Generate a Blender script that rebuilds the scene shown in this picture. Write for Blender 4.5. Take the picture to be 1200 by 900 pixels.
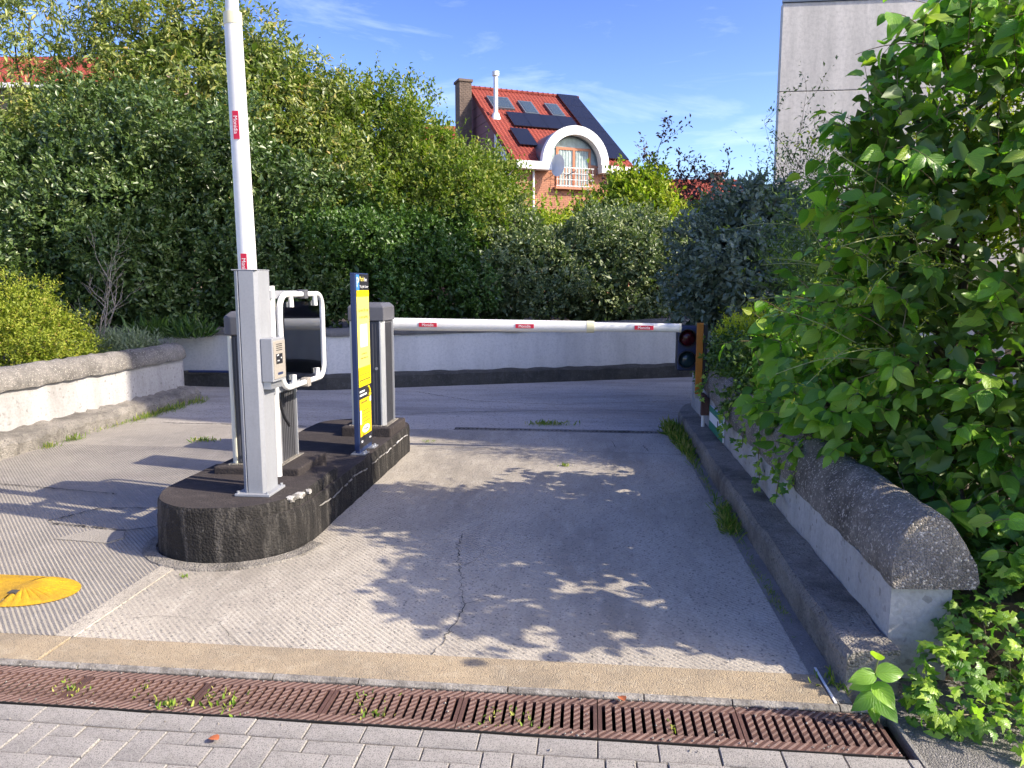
import bpy, bmesh, math, random
import numpy as np
from mathutils import Vector, Matrix, noise

for o in list(bpy.data.objects):
    bpy.data.objects.remove(o)
SC = bpy.context.scene
COL = SC.collection
R = math.radians
RNG = np.random.default_rng(7)
random.seed(7)

# ------------------------------------------------------------------ camera
cam_d = bpy.data.cameras.new('camera')
cam_d.sensor_width = 36.0
cam_d.lens = 870.0 / 1200.0 * 36.0
cam_d.clip_start = 0.05
cam_d.clip_end = 3000.0
cam = bpy.data.objects.new('camera', cam_d)
cam.location = (0, 0, 1.6)
cam.rotation_euler = (R(90 - 7.53), 0, R(5.9))
COL.objects.link(cam)
SC.camera = cam

# ------------------------------------------------------------------ sky, sun, exposure
SUN_EL = R(36)
SUN_H = Vector((0.972, -0.235)).normalized()
SUN_DIR = Vector((SUN_H.x * math.cos(SUN_EL), SUN_H.y * math.cos(SUN_EL), math.sin(SUN_EL)))
world = bpy.data.worlds.new('World')
SC.world = world
world.use_nodes = True
wn, wl = world.node_tree.nodes, world.node_tree.links
wn.clear()
w_out = wn.new('ShaderNodeOutputWorld')
w_bg = wn.new('ShaderNodeBackground')
w_bg.inputs['Strength'].default_value = 0.15
sky = wn.new('ShaderNodeTexSky')
sky.sky_type = 'NISHITA'
sky.sun_disc = False
sky.sun_elevation = SUN_EL
sky.sun_rotation = math.atan2(SUN_H.x, SUN_H.y)
sky.air_density = 1.0
sky.dust_density = 1.2
sky.ozone_density = 1.0
w_hs = wn.new('ShaderNodeHueSaturation')
w_hs.inputs['Saturation'].default_value = 1.1
w_hs.inputs['Hue'].default_value = 0.520
w_hs.inputs['Value'].default_value = 0.40
w_g = wn.new('ShaderNodeGamma')
w_g.inputs['Gamma'].default_value = 1.5
wl.new(sky.outputs['Color'], w_g.inputs['Color'])
wl.new(w_g.outputs['Color'], w_hs.inputs['Color'])
w_tc = wn.new('ShaderNodeTexCoord')
w_map = wn.new('ShaderNodeMapping')
w_map.inputs['Scale'].default_value = (1.6, 4.2, 9.0)
w_map.inputs['Rotation'].default_value = (0.35, 0.5, 0.6)
wl.new(w_tc.outputs['Generated'], w_map.inputs['Vector'])
w_ns = wn.new('ShaderNodeTexNoise')
w_ns.inputs['Scale'].default_value = 1.7
w_ns.inputs['Detail'].default_value = 9.0
w_ns.inputs['Roughness'].default_value = 0.62
w_ns.inputs['Distortion'].default_value = 0.7
wl.new(w_map.outputs['Vector'], w_ns.inputs['Vector'])
w_rp = wn.new('ShaderNodeValToRGB')
w_rp.color_ramp.elements[0].position = 0.54
w_rp.color_ramp.elements[0].color = (0, 0, 0, 1)
w_rp.color_ramp.elements[1].position = 0.82
w_rp.color_ramp.elements[1].color = (0.36, 0.36, 0.36, 1)
wl.new(w_ns.outputs['Fac'], w_rp.inputs['Fac'])
w_mx = wn.new('ShaderNodeMixRGB')
w_mx.inputs['Color2'].default_value = (4.4, 4.9, 5.6, 1)
wl.new(w_rp.outputs['Color'], w_mx.inputs['Fac'])
wl.new(w_hs.outputs['Color'], w_mx.inputs['Color1'])
wl.new(w_mx.outputs['Color'], w_bg.inputs['Color'])
wl.new(w_bg.outputs['Background'], w_out.inputs['Surface'])

sun_d = bpy.data.lights.new('sun', 'SUN')
sun_d.energy = 3.4
sun_d.angle = R(0.5)
sun_d.color = (1.0, 0.90, 0.75)
sun = bpy.data.objects.new('sun', sun_d)
sun.rotation_euler = (-SUN_DIR).to_track_quat('-Z', 'Y').to_euler()
sun.location = (30, -8, 30)
COL.objects.link(sun)

SC.view_settings.view_transform = 'Standard'
SC.view_settings.look = 'None'
SC.view_settings.gamma = 1.0
SC.view_settings.use_curve_mapping = False
SC.view_settings.exposure = 1.35
SC.render.engine = 'CYCLES'
SC.cycles.max_bounces = 6
SC.cycles.diffuse_bounces = 3
SC.cycles.glossy_bounces = 3
SC.cycles.transmission_bounces = 4
SC.cycles.transparent_max_bounces = 8
SC.cycles.use_denoising = True

# ================================================================== helpers
def tag(o, label=None, cat=None, group=None, kind=None):
    if label: o['label'] = label
    if cat: o['category'] = cat
    if group: o['group'] = group
    if kind: o['kind'] = kind
    return o

def empty(name, loc, label, cat, rz=0.0, group=None):
    o = bpy.data.objects.new(name, None)
    o.empty_display_size = 0.1
    o.location = loc
    o.rotation_euler = (0, 0, rz)
    COL.objects.link(o)
    return tag(o, label, cat, group)

def root_loc(o):
    p = Vector((0, 0, 0))
    while o is not None:
        p += Vector(o.location)
        o = o.parent
    return p

def link(name, me, mat, parent=None, loc=(0, 0, 0)):
    o = bpy.data.objects.new(name, me)
    if mat is not None and len(me.materials) == 0:
        me.materials.append(mat)
    o.location = loc
    if parent is not None:
        o.parent = parent
    COL.objects.link(o)
    return o

class MB:
    """collects shapes in world metres; build() links them as one mesh object"""
    def __init__(s):
        s.v, s.f = [], []
    def add(s, vs, fs):
        n = len(s.v)
        s.v += [tuple(a) for a in vs]
        s.f += [tuple(i + n for i in f) for f in fs]
        return s
    def box(s, x0, x1, y0, y1, z0, z1):
        return s.add([(x0, y0, z0), (x1, y0, z0), (x1, y1, z0), (x0, y1, z0),
                      (x0, y0, z1), (x1, y0, z1), (x1, y1, z1), (x0, y1, z1)],
                     [(3, 2, 1, 0), (4, 5, 6, 7), (0, 1, 5, 4), (1, 2, 6, 5), (2, 3, 7, 6), (3, 0, 4, 7)])
    def prism(s, poly, z0, z1):
        n = len(poly)
        vs = [(x, y, z0) for x, y in poly] + [(x, y, z1) for x, y in poly]
        fs = [tuple(range(n - 1, -1, -1)), tuple(range(n, 2 * n))]
        fs += [(i, (i + 1) % n, n + (i + 1) % n, n + i) for i in range(n)]
        return s.add(vs, fs)
    def quad(s, a, b, c, d):
        return s.add([a, b, c, d], [(0, 1, 2, 3)])
    def tube(s, pts, rad, n=8, cap=True):
        pts = [Vector(p) for p in pts]
        m = len(pts)
        rad = rad if isinstance(rad, (list, tuple)) else [rad] * m
        vs, fs = [], []
        ref = None
        for i, p in enumerate(pts):
            t = (pts[min(i + 1, m - 1)] - pts[max(i - 1, 0)]).normalized()
            if ref is None:
                ref = Vector((0, 0, 1)) if abs(t.z) < 0.9 else Vector((1, 0, 0))
            a = t.cross(ref).normalized()
            b = t.cross(a).normalized()
            ref = -b.cross(t).cross(t) if False else ref
            for k in range(n):
                w = 2 * math.pi * k / n
                vs.append(p + (a * math.cos(w) + b * math.sin(w)) * rad[i])
        for i in range(m - 1):
            for k in range(n):
                fs.append((i * n + k, i * n + (k + 1) % n, (i + 1) * n + (k + 1) % n, (i + 1) * n + k))
        if cap:
            fs.append(tuple(range(n - 1, -1, -1)))
            fs.append(tuple(range((m - 1) * n, m * n)))
        return s.add(vs, fs)
    def build(s, name, mat, parent=None, smooth=False, bevel=0.0, seg=2, local=False, angle=35):
        off = Vector((0, 0, 0)) if (parent is None or local) else root_loc(parent)
        me = bpy.data.meshes.new(name)
        me.from_pydata([(x - off.x, y - off.y, z - off.z) for x, y, z in s.v], [], s.f)
        bm = bmesh.new(); bm.from_mesh(me)
        bmesh.ops.recalc_face_normals(bm, faces=bm.faces)
        bm.to_mesh(me); bm.free()
        me.validate()
        if smooth:
            me.shade_smooth()
            if angle < 180:
                try: me.set_sharp_from_angle(angle=R(angle))
                except Exception: pass
        o = link(name, me, mat, parent)
        if bevel > 0:
            b = o.modifiers.new('bevel', 'BEVEL')
            b.width = bevel; b.segments = seg; b.limit_method = 'ANGLE'; b.angle_limit = R(40)
        return o

def np_mesh(name, verts, faces_flat, k, mat, parent=None, tint=None, uv=None, smooth=False):
    """fast mesh from arrays: verts (N,3), faces_flat (M,k)"""
    off = np.array(root_loc(parent)) if parent is not None else np.zeros(3)
    me = bpy.data.meshes.new(name)
    nv, nf = len(verts), len(faces_flat)
    me.vertices.add(nv)
    me.vertices.foreach_set('co', (verts - off).astype(np.float32).ravel())
    me.loops.add(nf * k)
    me.loops.foreach_set('vertex_index', faces_flat.astype(np.int32).ravel())
    me.polygons.add(nf)
    me.polygons.foreach_set('loop_start', np.arange(0, nf * k, k, dtype=np.int32))
    me.polygons.foreach_set('loop_total', np.full(nf, k, dtype=np.int32))
    if smooth:
        me.polygons.foreach_set('use_smooth', np.ones(nf, dtype=bool))
    if tint is not None:
        a = me.attributes.new('tint', 'FLOAT', 'POINT')
        a.data.foreach_set('value', tint.astype(np.float32))
    if uv is not None:
        l = me.uv_layers.new(name='uv')
        l.data.foreach_set('uv', uv[faces_flat.ravel()].astype(np.float32).ravel())
    me.update(calc_edges=True)
    return link(name, me, mat, parent)

def nrm(a):
    return a / np.maximum(np.linalg.norm(a, axis=-1, keepdims=True), 1e-9)

# ------------------------------------------------------------------ materials
MATS = {}
def new_mat(name):
    m = bpy.data.materials.new(name)
    m.use_nodes = True
    MATS[name] = m
    nt = m.node_tree
    return m, nt.nodes, nt.links, nt.nodes['Principled BSDF']

def plain(name, col, rough=0.5, metal=0.0, spec=0.5, var=0.0, scale=12.0, bump=0.0):
    m, n, l, b = new_mat(name)
    b.inputs['Base Color'].default_value = (*col, 1)
    b.inputs['Roughness'].default_value = rough
    b.inputs['Metallic'].default_value = metal
    b.inputs['Specular IOR Level'].default_value = spec
    if var > 0 or bump > 0:
        tc = n.new('ShaderNodeTexCoord')
        ns = n.new('ShaderNodeTexNoise'); ns.inputs['Scale'].default_value = scale
        ns.inputs['Detail'].default_value = 6.0; ns.inputs['Roughness'].default_value = 0.6
        l.new(tc.outputs['Object'], ns.inputs['Vector'])
        if var > 0:
            rp = n.new('ShaderNodeValToRGB')
            rp.color_ramp.elements[0].position = 0.3
            rp.color_ramp.elements[1].position = 0.7
            rp.color_ramp.elements[0].color = (*[c * (1 - var) for c in col], 1)
            rp.color_ramp.elements[1].color = (*[min(1, c * (1 + var)) for c in col], 1)
            l.new(ns.outputs['Fac'], rp.inputs['Fac'])
            l.new(rp.outputs['Color'], b.inputs['Base Color'])
        if bump > 0:
            bp = n.new('ShaderNodeBump'); bp.inputs['Strength'].default_value = bump
            bp.inputs['Distance'].default_value = 0.01
            l.new(ns.outputs['Fac'], bp.inputs['Height']); l.new(bp.outputs['Normal'], b.inputs['Normal'])
    return m

def layered(name, base, dark, light, big=1.2, mid=7.0, fine=90.0, dark_amt=0.5, light_amt=0.3, rough=0.85,
            bump=0.35, speck=None, speck_scale=160.0, speck_cut=0.62, stretch=(1, 1, 1), dist=0.01, edge=None):
    """weathered mineral surface: base, dark staining, light wear, fine speckle, relief"""
    m, n, l, b = new_mat(name)
    b.inputs['Roughness'].default_value = rough
    b.inputs['Specular IOR Level'].default_value = 0.25
    tc = n.new('ShaderNodeTexCoord')
    mp = n.new('ShaderNodeMapping'); mp.inputs['Scale'].default_value = stretch
    l.new(tc.outputs['Object'], mp.inputs['Vector'])
    def ns(sc, det, rg, vec):
        t = n.new('ShaderNodeTexNoise'); t.inputs['Scale'].default_value = sc
        t.inputs['Detail'].default_value = det; t.inputs['Roughness'].default_value = rg
        l.new(vec, t.inputs['Vector']); return t
    def ramp(fac, p0, p1):
        r = n.new('ShaderNodeMapRange'); r.inputs['From Min'].default_value = p0; r.inputs['From Max'].default_value = p1
        l.new(fac, r.inputs['Value']); return r.outputs['Result']
    def mix(fac, c1, c2, mul):
        x = n.new('ShaderNodeMixRGB')
        k = n.new('ShaderNodeMath'); k.operation = 'MULTIPLY'; k.inputs[1].default_value = mul
        l.new(fac, k.inputs[0]); l.new(k.outputs[0], x.inputs['Fac'])
        for sock, c in (('Color1', c1), ('Color2', c2)):
            if isinstance(c, tuple): x.inputs[sock].default_value = (*c, 1)
            else: l.new(c, x.inputs[sock])
        return x.outputs['Color']
    a = ns(big, 8, 0.65, mp.outputs['Vector'])
    c = ns(mid, 8, 0.7, mp.outputs['Vector'])
    f = ns(fine, 4, 0.7, tc.outputs['Object'])
    col = mix(ramp(a.outputs['Fac'], 0.42, 0.68), base, dark, dark_amt)
    col = mix(ramp(c.outputs['Fac'], 0.5, 0.72), col, light, light_amt)
    col = mix(ramp(f.outputs['Fac'], 0.45, 0.7), col, dark, dark_amt * 0.6)
    hsum = n.new('ShaderNodeMath'); hsum.operation = 'MULTIPLY_ADD'
    l.new(c.outputs['Fac'], hsum.inputs[0]); hsum.inputs[1].default_value = 0.8
    l.new(f.outputs['Fac'], hsum.inputs[2])
    h = hsum.outputs[0]
    if speck:
        v = n.new('ShaderNodeTexVoronoi'); v.inputs['Scale'].default_value = speck_scale
        l.new(tc.outputs['Object'], v.inputs['Vector'])
        sx = n.new('ShaderNodeSeparateColor'); l.new(v.outputs['Color'], sx.inputs['Color'])
        col = mix(ramp(sx.outputs['Red'], speck_cut, speck_cut + 0.08), col, speck, 0.85)
        h2 = n.new('ShaderNodeMath'); h2.operation = 'SUBTRACT'
        l.new(h, h2.inputs[0]); l.new(v.outputs['Distance'], h2.inputs[1]); h = h2.outputs[0]
    l.new(col, b.inputs['Base Color'])
    bp = n.new('ShaderNodeBump'); bp.inputs['Strength'].default_value = bump; bp.inputs['Distance'].default_value = dist
    l.new(h, bp.inputs['Height']); l.new(bp.outputs['Normal'], b.inputs['Normal'])
    return m

def leaf_mat(name, cols, trans=0.3, rough=0.42, spec=0.45, veins=False):
    """cols: list of colours picked by each leaf's own tint value"""
    m, n, l, b = new_mat(name)
    at = n.new('ShaderNodeAttribute'); at.attribute_name = 'tint'
    fac = at.outputs['Fac']
    if veins == 'obj':
        oi = n.new('ShaderNodeObjectInfo'); fac = oi.outputs['Random']
    rp = n.new('ShaderNodeValToRGB')
    e = rp.color_ramp.elements
    while len(e) < len(cols): e.new(0.5)
    for i, c in enumerate(cols):
        e[i].position = i / (len(cols) - 1)
        e[i].color = (*[min(0.6, q * g) for q, g in zip(c, (1.9, 2.0, 1.45))], 1)
    l.new(fac, rp.inputs['Fac'])
    col = rp.outputs['Color']
    b.inputs['Roughness'].default_value = rough
    b.inputs['Specular IOR Level'].default_value = spec
    if veins:
        uv = n.new('ShaderNodeUVMap')
        sx = n.new('ShaderNodeSeparateXYZ'); l.new(uv.outputs['UV'], sx.inputs['Vector'])
        ax = n.new('ShaderNodeMath'); ax.operation = 'ABSOLUTE'; l.new(sx.outputs['X'], ax.inputs[0])
        s1 = n.new('ShaderNodeMath'); s1.operation = 'MULTIPLY_ADD'
        l.new(ax.outputs[0], s1.inputs[0]); s1.inputs[1].default_value = -0.55; l.new(sx.outputs['Y'], s1.inputs[2])
        s2 = n.new('ShaderNodeMath'); s2.operation = 'MULTIPLY'; s2.inputs[1].default_value = 36.0; l.new(s1.outputs[0], s2.inputs[0])
        s3 = n.new('ShaderNodeMath'); s3.operation = 'SINE'; l.new(s2.outputs[0], s3.inputs[0])
        s4 = n.new('ShaderNodeMapRange'); s4.inputs['From Min'].default_value = 0.55; s4.inputs['From Max'].default_value = 1.0
        l.new(s3.outputs[0], s4.inputs['Value'])
        mr = n.new('ShaderNodeMapRange'); mr.inputs['From Min'].default_value = 0.05; mr.inputs['From Max'].default_value = 0.0
        l.new(ax.outputs[0], mr.inputs['Value'])
        mxv = n.new('ShaderNodeMath'); mxv.operation = 'MAXIMUM'; l.new(s4.outputs[0], mxv.inputs[0]); l.new(mr.outputs[0], mxv.inputs[1])
        mc = n.new('ShaderNodeMixRGB'); mc.blend_type = 'MULTIPLY'; mc.inputs['Color2'].default_value = (1.35, 1.3, 1.0, 1)
        k = n.new('ShaderNodeMath'); k.operation = 'MULTIPLY'; k.inputs[1].default_value = 0.5
        l.new(mxv.outputs[0], k.inputs[0]); l.new(k.outputs[0], mc.inputs['Fac']); l.new(col, mc.inputs['Color1'])
        col = mc.outputs['Color']
        bp = n.new('ShaderNodeBump'); bp.invert = True; bp.inputs['Strength'].default_value = 0.5; bp.inputs['Distance'].default_value = 0.003
        l.new(mxv.outputs[0], bp.inputs['Height']); l.new(bp.outputs['Normal'], b.inputs['Normal'])
    l.new(col, b.inputs['Base Color'])
    tr = n.new('ShaderNodeBsdfTranslucent')
    tm = n.new('ShaderNodeMixRGB'); tm.blend_type = 'MULTIPLY'; tm.inputs['Fac'].default_value = 1.0
    tm.inputs['Color2'].default_value = (1.2, 1.6, 0.5, 1)
    l.new(col, tm.inputs['Color1']); l.new(tm.outputs['Color'], tr.inputs['Color'])
    mx = n.new('ShaderNodeMixShader'); mx.inputs['Fac'].default_value = trans
    l.new(b.outputs['BSDF'], mx.inputs[1]); l.new(tr.outputs['BSDF'], mx.inputs[2])
    l.new(mx.outputs['Shader'], n['Material Output'].inputs['Surface'])
    return m

M = {}
M['lane'] = layered('lane_concrete', (0.46, 0.412, 0.335), (0.165, 0.148, 0.125), (0.58, 0.53, 0.445), big=0.75, mid=7, fine=60, dark_amt=0.72, light_amt=0.5, bump=0.3, speck=(0.15, 0.14, 0.125), speck_scale=110, speck_cut=0.9, stretch=(1.5, 0.55, 1))
M['lane_left'] = layered('ribbed_concrete', (0.34, 0.308, 0.258), (0.15, 0.14, 0.13), (0.46, 0.42, 0.37), big=0.9, mid=8, fine=80, dark_amt=0.5, light_amt=0.4, bump=0.4, speck=(0.14, 0.13, 0.12), speck_scale=150, speck_cut=0.92)
M['road'] = layered('road_concrete', (0.50, 0.455, 0.39), (0.19, 0.175, 0.155), (0.63, 0.58, 0.51), big=0.55, mid=3.2, fine=60, dark_amt=0.72, light_amt=0.5, bump=0.5, stretch=(0.5, 1.8, 1), speck=(0.17, 0.155, 0.135), speck_scale=70, speck_cut=0.9)
M['tan'] = layered('tan_concrete', (0.40, 0.315, 0.205), (0.20, 0.168, 0.125), (0.50, 0.43, 0.315), big=2.4, mid=16, fine=90, dark_amt=0.7, light_amt=0.5, bump=0.5, speck=(0.2, 0.165, 0.12), speck_scale=180, speck_cut=0.88)
M['edge'] = layered('edge_stone', (0.36, 0.33, 0.29), (0.08, 0.07, 0.06), (0.62, 0.59, 0.54), big=9, mid=34, fine=120, dark_amt=0.9, light_amt=0.45, bump=0.9)
M['paver'] = layered('paver_stone', (0.335, 0.312, 0.283), (0.16, 0.15, 0.14), (0.46, 0.435, 0.40), big=2.6, mid=60, fine=170, dark_amt=0.65, light_amt=0.5, bump=0.5, speck=(0.15, 0.14, 0.13), speck_scale=300, speck_cut=0.76, dist=0.004)
M['sand'] = layered('joint_sand', (0.16, 0.14, 0.11), (0.07, 0.065, 0.055), (0.24, 0.21, 0.17), big=6, mid=30, fine=200)
M['asphalt'] = layered('asphalt', (0.20, 0.19, 0.175), (0.10, 0.095, 0.09), (0.30, 0.285, 0.265), big=1.5, mid=14, fine=160, bump=0.8, speck=(0.32, 0.30, 0.28), speck_scale=150, speck_cut=0.85)
M['kerb'] = layered('kerb_concrete', (0.34, 0.31, 0.265), (0.085, 0.078, 0.068), (0.50, 0.46, 0.40), big=2.4, mid=11, fine=80, dark_amt=0.85, light_amt=0.45, bump=0.9, dist=0.015, speck=(0.12, 0.11, 0.1), speck_scale=90, speck_cut=0.9)
M['kerb_light'] = layered('kerb_concrete_pale', (0.33, 0.31, 0.28), (0.12, 0.115, 0.105), (0.46, 0.44, 0.4), big=2.4, mid=12, fine=100, dark_amt=0.6, light_amt=0.3, bump=0.9, dist=0.015)
M['back_kerb'] = layered('mossy_kerb', (0.085, 0.08, 0.068), (0.03, 0.03, 0.026), (0.3, 0.29, 0.26), big=2.0, mid=14, fine=60, dark_amt=0.7, light_amt=0.22, bump=0.9, dist=0.02)
M['wall'] = layered('white_render', (0.445, 0.43, 0.415), (0.215, 0.205, 0.19), (0.52, 0.505, 0.49), big=1.7, mid=6, fine=40, dark_amt=0.6, light_amt=0.4, bump=0.35, speck=(0.17, 0.16, 0.15), speck_scale=38, speck_cut=0.94, stretch=(1.6, 1.6, 0.5))
M['back_wall'] = layered('grey_white_render', (0.71, 0.67, 0.61), (0.33, 0.315, 0.285), (0.77, 0.73, 0.67), big=1.1, mid=4.0, fine=30, dark_amt=0.55, light_amt=0.3, bump=0.2, stretch=(1.0, 1.0, 0.18))
M['coping'] = layered('aggregate_coping', (0.27, 0.24, 0.205), (0.06, 0.053, 0.046), (0.44, 0.385, 0.32), big=2.6, mid=18, fine=60, dark_amt=0.85, light_amt=0.5, bump=1.0, speck=(0.58, 0.52, 0.45), speck_scale=120, speck_cut=0.86, dist=0.009)
M['coping_grey'] = layered('aggregate_coping_grey', (0.27, 0.25, 0.222), (0.07, 0.065, 0.058), (0.42, 0.37, 0.315), big=2.6, mid=18, fine=60, dark_amt=0.8, light_amt=0.5, bump=1.0, speck=(0.5, 0.46, 0.4), speck_scale=110, speck_cut=0.88, dist=0.009)
M['dark_coping'] = layered('dark_coping', (0.17, 0.16, 0.145), (0.06, 0.058, 0.052), (0.28, 0.26, 0.235), big=1.5, mid=9, fine=70, dark_amt=0.7, bump=0.9)
M['soil'] = layered('soil', (0.075, 0.058, 0.042), (0.03, 0.024, 0.018), (0.13, 0.1, 0.075), big=3, mid=20, fine=90, bump=1.0)
M['ground'] = layered('ground', (0.22, 0.205, 0.17), (0.07, 0.07, 0.06), (0.2, 0.19, 0.17), big=0.2, mid=2, fine=20)
M['island_top'] = layered('island_top_paint', (0.052, 0.043, 0.041), (0.024, 0.021, 0.021), (0.12, 0.10, 0.092), big=1.8, mid=7, fine=90, dark_amt=0.6, light_amt=0.4, rough=0.95, bump=0.4, speck=(0.25, 0.23, 0.21), speck_scale=70, speck_cut=0.985)
M['island_side'] = layered('island_side_paint', (0.030, 0.027, 0.025), (0.009, 0.009, 0.009), (0.24, 0.22, 0.195), big=3.6, mid=6, fine=60, dark_amt=0.9, light_amt=0.38, rough=0.9, bump=0.7, stretch=(2.8, 2.8, 0.3), speck=(0.32, 0.30, 0.27), speck_scale=70, speck_cut=0.985)
M['plaster_chip'] = layered('chipped_white', (0.62, 0.60, 0.57), (0.2, 0.19, 0.18), (0.72, 0.7, 0.68), big=9, mid=30, fine=120, dark_amt=0.7, bump=0.8)
M['rust'] = layered('rusty_iron', (0.12, 0.064, 0.052), (0.055, 0.034, 0.03), (0.19, 0.115, 0.092), big=3, mid=26, fine=160, dark_amt=0.65, light_amt=0.35, rough=0.75, bump=0.5)
M['rust_worn'] = layered('worn_iron', (0.235, 0.155, 0.128), (0.12, 0.072, 0.058), (0.34, 0.26, 0.22), big=4, mid=26, fine=160, dark_amt=0.65, light_amt=0.4, rough=0.65, bump=0.4)
M['void'] = plain('drain_void', (0.012, 0.011, 0.010), 0.95, var=0.4)
M['crack'] = plain('crack_dirt', (0.055, 0.05, 0.045), 0.95, var=0.3)
M['grey_paint'] = layered('grey_post_paint', (0.285, 0.295, 0.32), (0.19, 0.19, 0.195), (0.34, 0.35, 0.375), big=2.5, mid=9, fine=70, dark_amt=0.4, light_amt=0.4, rough=0.42, bump=0.03, stretch=(1.5, 1.5, 0.3))
M['alu'] = plain('aluminium_trim', (0.55, 0.56, 0.58), 0.35, 0.55, 0.5, var=0.06)
M['cream'] = plain('cream_trim', (0.62, 0.60, 0.50), 0.5)
M['charcoal'] = plain('charcoal_cabinet', (0.075, 0.075, 0.083), 0.5, 0.0, 0.45, var=0.12, scale=9)
M['cab_head'] = plain('cabinet_head', (0.10, 0.10, 0.112), 0.5, 0.0, 0.45, var=0.1, scale=9)
M['white_paint'] = layered('white_boom_paint', (0.76, 0.755, 0.74), (0.52, 0.50, 0.46), (0.81, 0.81, 0.80), big=2.0, mid=10, fine=60, dark_amt=0.35, light_amt=0.3, rough=0.4, bump=0.03)
M['boom_band'] = plain('yellowed_band', (0.66, 0.62, 0.42), 0.45, var=0.08)
M['red'] = plain('red_sticker', (0.52, 0.012, 0.045), 0.4)
M['print_white'] = plain('white_print', (0.82, 0.82, 0.82), 0.5)
M['print_black'] = plain('black_print', (0.02, 0.02, 0.025), 0.45)
M['print_brown'] = plain('brown_print', (0.20, 0.15, 0.02), 0.5)
M['sign_yellow'] = plain('sign_yellow', (0.88, 0.66, 0.008), 0.4)
M['sign_pale'] = plain('sign_pale_yellow', (0.92, 0.80, 0.16), 0.4)
M['sign_orange'] = plain('sign_amber', (0.86, 0.55, 0.008), 0.4)
M['sign_black'] = plain('sign_black', (0.022, 0.022, 0.028), 0.4)
M['navy'] = plain('navy_sign_body', (0.02, 0.035, 0.10), 0.4)
M['blue'] = plain('parking_blue', (0.05, 0.22, 0.62), 0.4)
M['steel'] = plain('galvanised_steel', (0.5, 0.51, 0.53), 0.4, 0.7)
M['beige'] = plain('intercom_beige', (0.40, 0.36, 0.31), 0.45, 0.2)
M['black'] = plain('black_plastic', (0.016, 0.016, 0.019), 0.5)
M['orange_wood'] = layered('orange_paint', (0.50, 0.19, 0.028), (0.27, 0.095, 0.02), (0.58, 0.26, 0.06), big=4, mid=20, fine=90, dark_amt=0.5, rough=0.6, stretch=(3, 3, 0.5))
M['lens_red'] = plain('red_lens', (0.06, 0.006, 0.010), 0.2, 0, 0.5)
M['lens_blue'] = plain('dark_green_lens', (0.018, 0.045, 0.055), 0.15, 0, 0.8)
M['green'] = plain('green_sign', (0.02, 0.20, 0.12), 0.5)
M['yellow_paint'] = layered('worn_yellow_rubber', (0.60, 0.345, 0.012), (0.22, 0.13, 0.03), (0.70, 0.46, 0.04), big=6, mid=30, fine=110, dark_amt=0.65, light_amt=0.35, rough=0.7, bump=0.5)
M['patch'] = layered('mortar_patch', (0.38, 0.37, 0.35), (0.25, 0.25, 0.24), (0.45, 0.44, 0.42), big=5, mid=18, fine=120, dark_amt=0.4)
M['bark'] = layered('bark', (0.10, 0.08, 0.06), (0.045, 0.036, 0.028), (0.19, 0.16, 0.125), big=4, mid=18, fine=60, stretch=(1, 1, 0.3), bump=0.9)
M['twig'] = plain('dry_twig', (0.30, 0.25, 0.20), 0.8, var=0.25, scale=8)
M['green_stem'] = plain('green_stem', (0.17, 0.20, 0.06), 0.6, var=0.2)
M['pale_stem'] = plain('pale_stem', (0.36, 0.38, 0.16), 0.6, var=0.2)
M['red_stem'] = plain('reddish_stem', (0.16, 0.12, 0.055), 0.6, var=0.25)
# leaves
M['lf_laurel'] = leaf_mat('leaf_laurel', [(0.020, 0.034, 0.014), (0.035, 0.058, 0.020), (0.055, 0.080, 0.030), (0.105, 0.120, 0.060)], 0.18, 0.36, 0.55)
M['lf_olive'] = leaf_mat('leaf_olive', [(0.036, 0.050, 0.016), (0.062, 0.082, 0.024), (0.105, 0.120, 0.038), (0.19, 0.185, 0.075), (0.20, 0.12, 0.04)], 0.28, 0.42, 0.5)
M['lf_ygreen'] = leaf_mat('leaf_yellow_green', [(0.042, 0.062, 0.014), (0.070, 0.094, 0.018), (0.105, 0.125, 0.026), (0.19, 0.16, 0.04)], 0.3, 0.5, 0.35)
M['lf_hedge'] = leaf_mat('leaf_dark_hedge', [(0.022, 0.042, 0.012), (0.036, 0.068, 0.016), (0.055, 0.095, 0.022)], 0.2, 0.4, 0.5)
M['lf_silver'] = leaf_mat('leaf_silver', [(0.040, 0.056, 0.030), (0.070, 0.088, 0.048), (0.115, 0.130, 0.078), (0.21, 0.215, 0.145)], 0.2, 0.42, 0.5)
M['lf_blue'] = leaf_mat('leaf_blue_grey', [(0.055, 0.070, 0.070), (0.085, 0.102, 0.100), (0.13, 0.145, 0.145)], 0.15, 0.45, 0.45)
M['lf_lime'] = leaf_mat('leaf_lime', [(0.075, 0.105, 0.014), (0.125, 0.155, 0.02), (0.19, 0.205, 0.03), (0.26, 0.20, 0.04)], 0.32, 0.5, 0.35)
M['lf_purple'] = leaf_mat('leaf_purple', [(0.045, 0.020, 0.026), (0.075, 0.034, 0.040), (0.10, 0.06, 0.05)], 0.2, 0.5, 0.35)
M['lf_privet'] = leaf_mat('leaf_golden_painted_sun', [(0.26, 0.25, 0.02), (0.42, 0.37, 0.03), (0.6, 0.5, 0.06)], 0.3, 0.5, 0.35)  # golden leaves, brightened to stand in for sunlight; the privet stands in shade
M['lf_ybush'] = leaf_mat('leaf_golden_bush', [(0.075, 0.092, 0.016), (0.125, 0.142, 0.02), (0.175, 0.178, 0.028), (0.13, 0.07, 0.035)], 0.3, 0.5, 0.3)
M['lf_box'] = leaf_mat('leaf_box', [(0.030, 0.052, 0.014), (0.052, 0.085, 0.02), (0.085, 0.12, 0.028)], 0.25, 0.42, 0.45)
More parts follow.
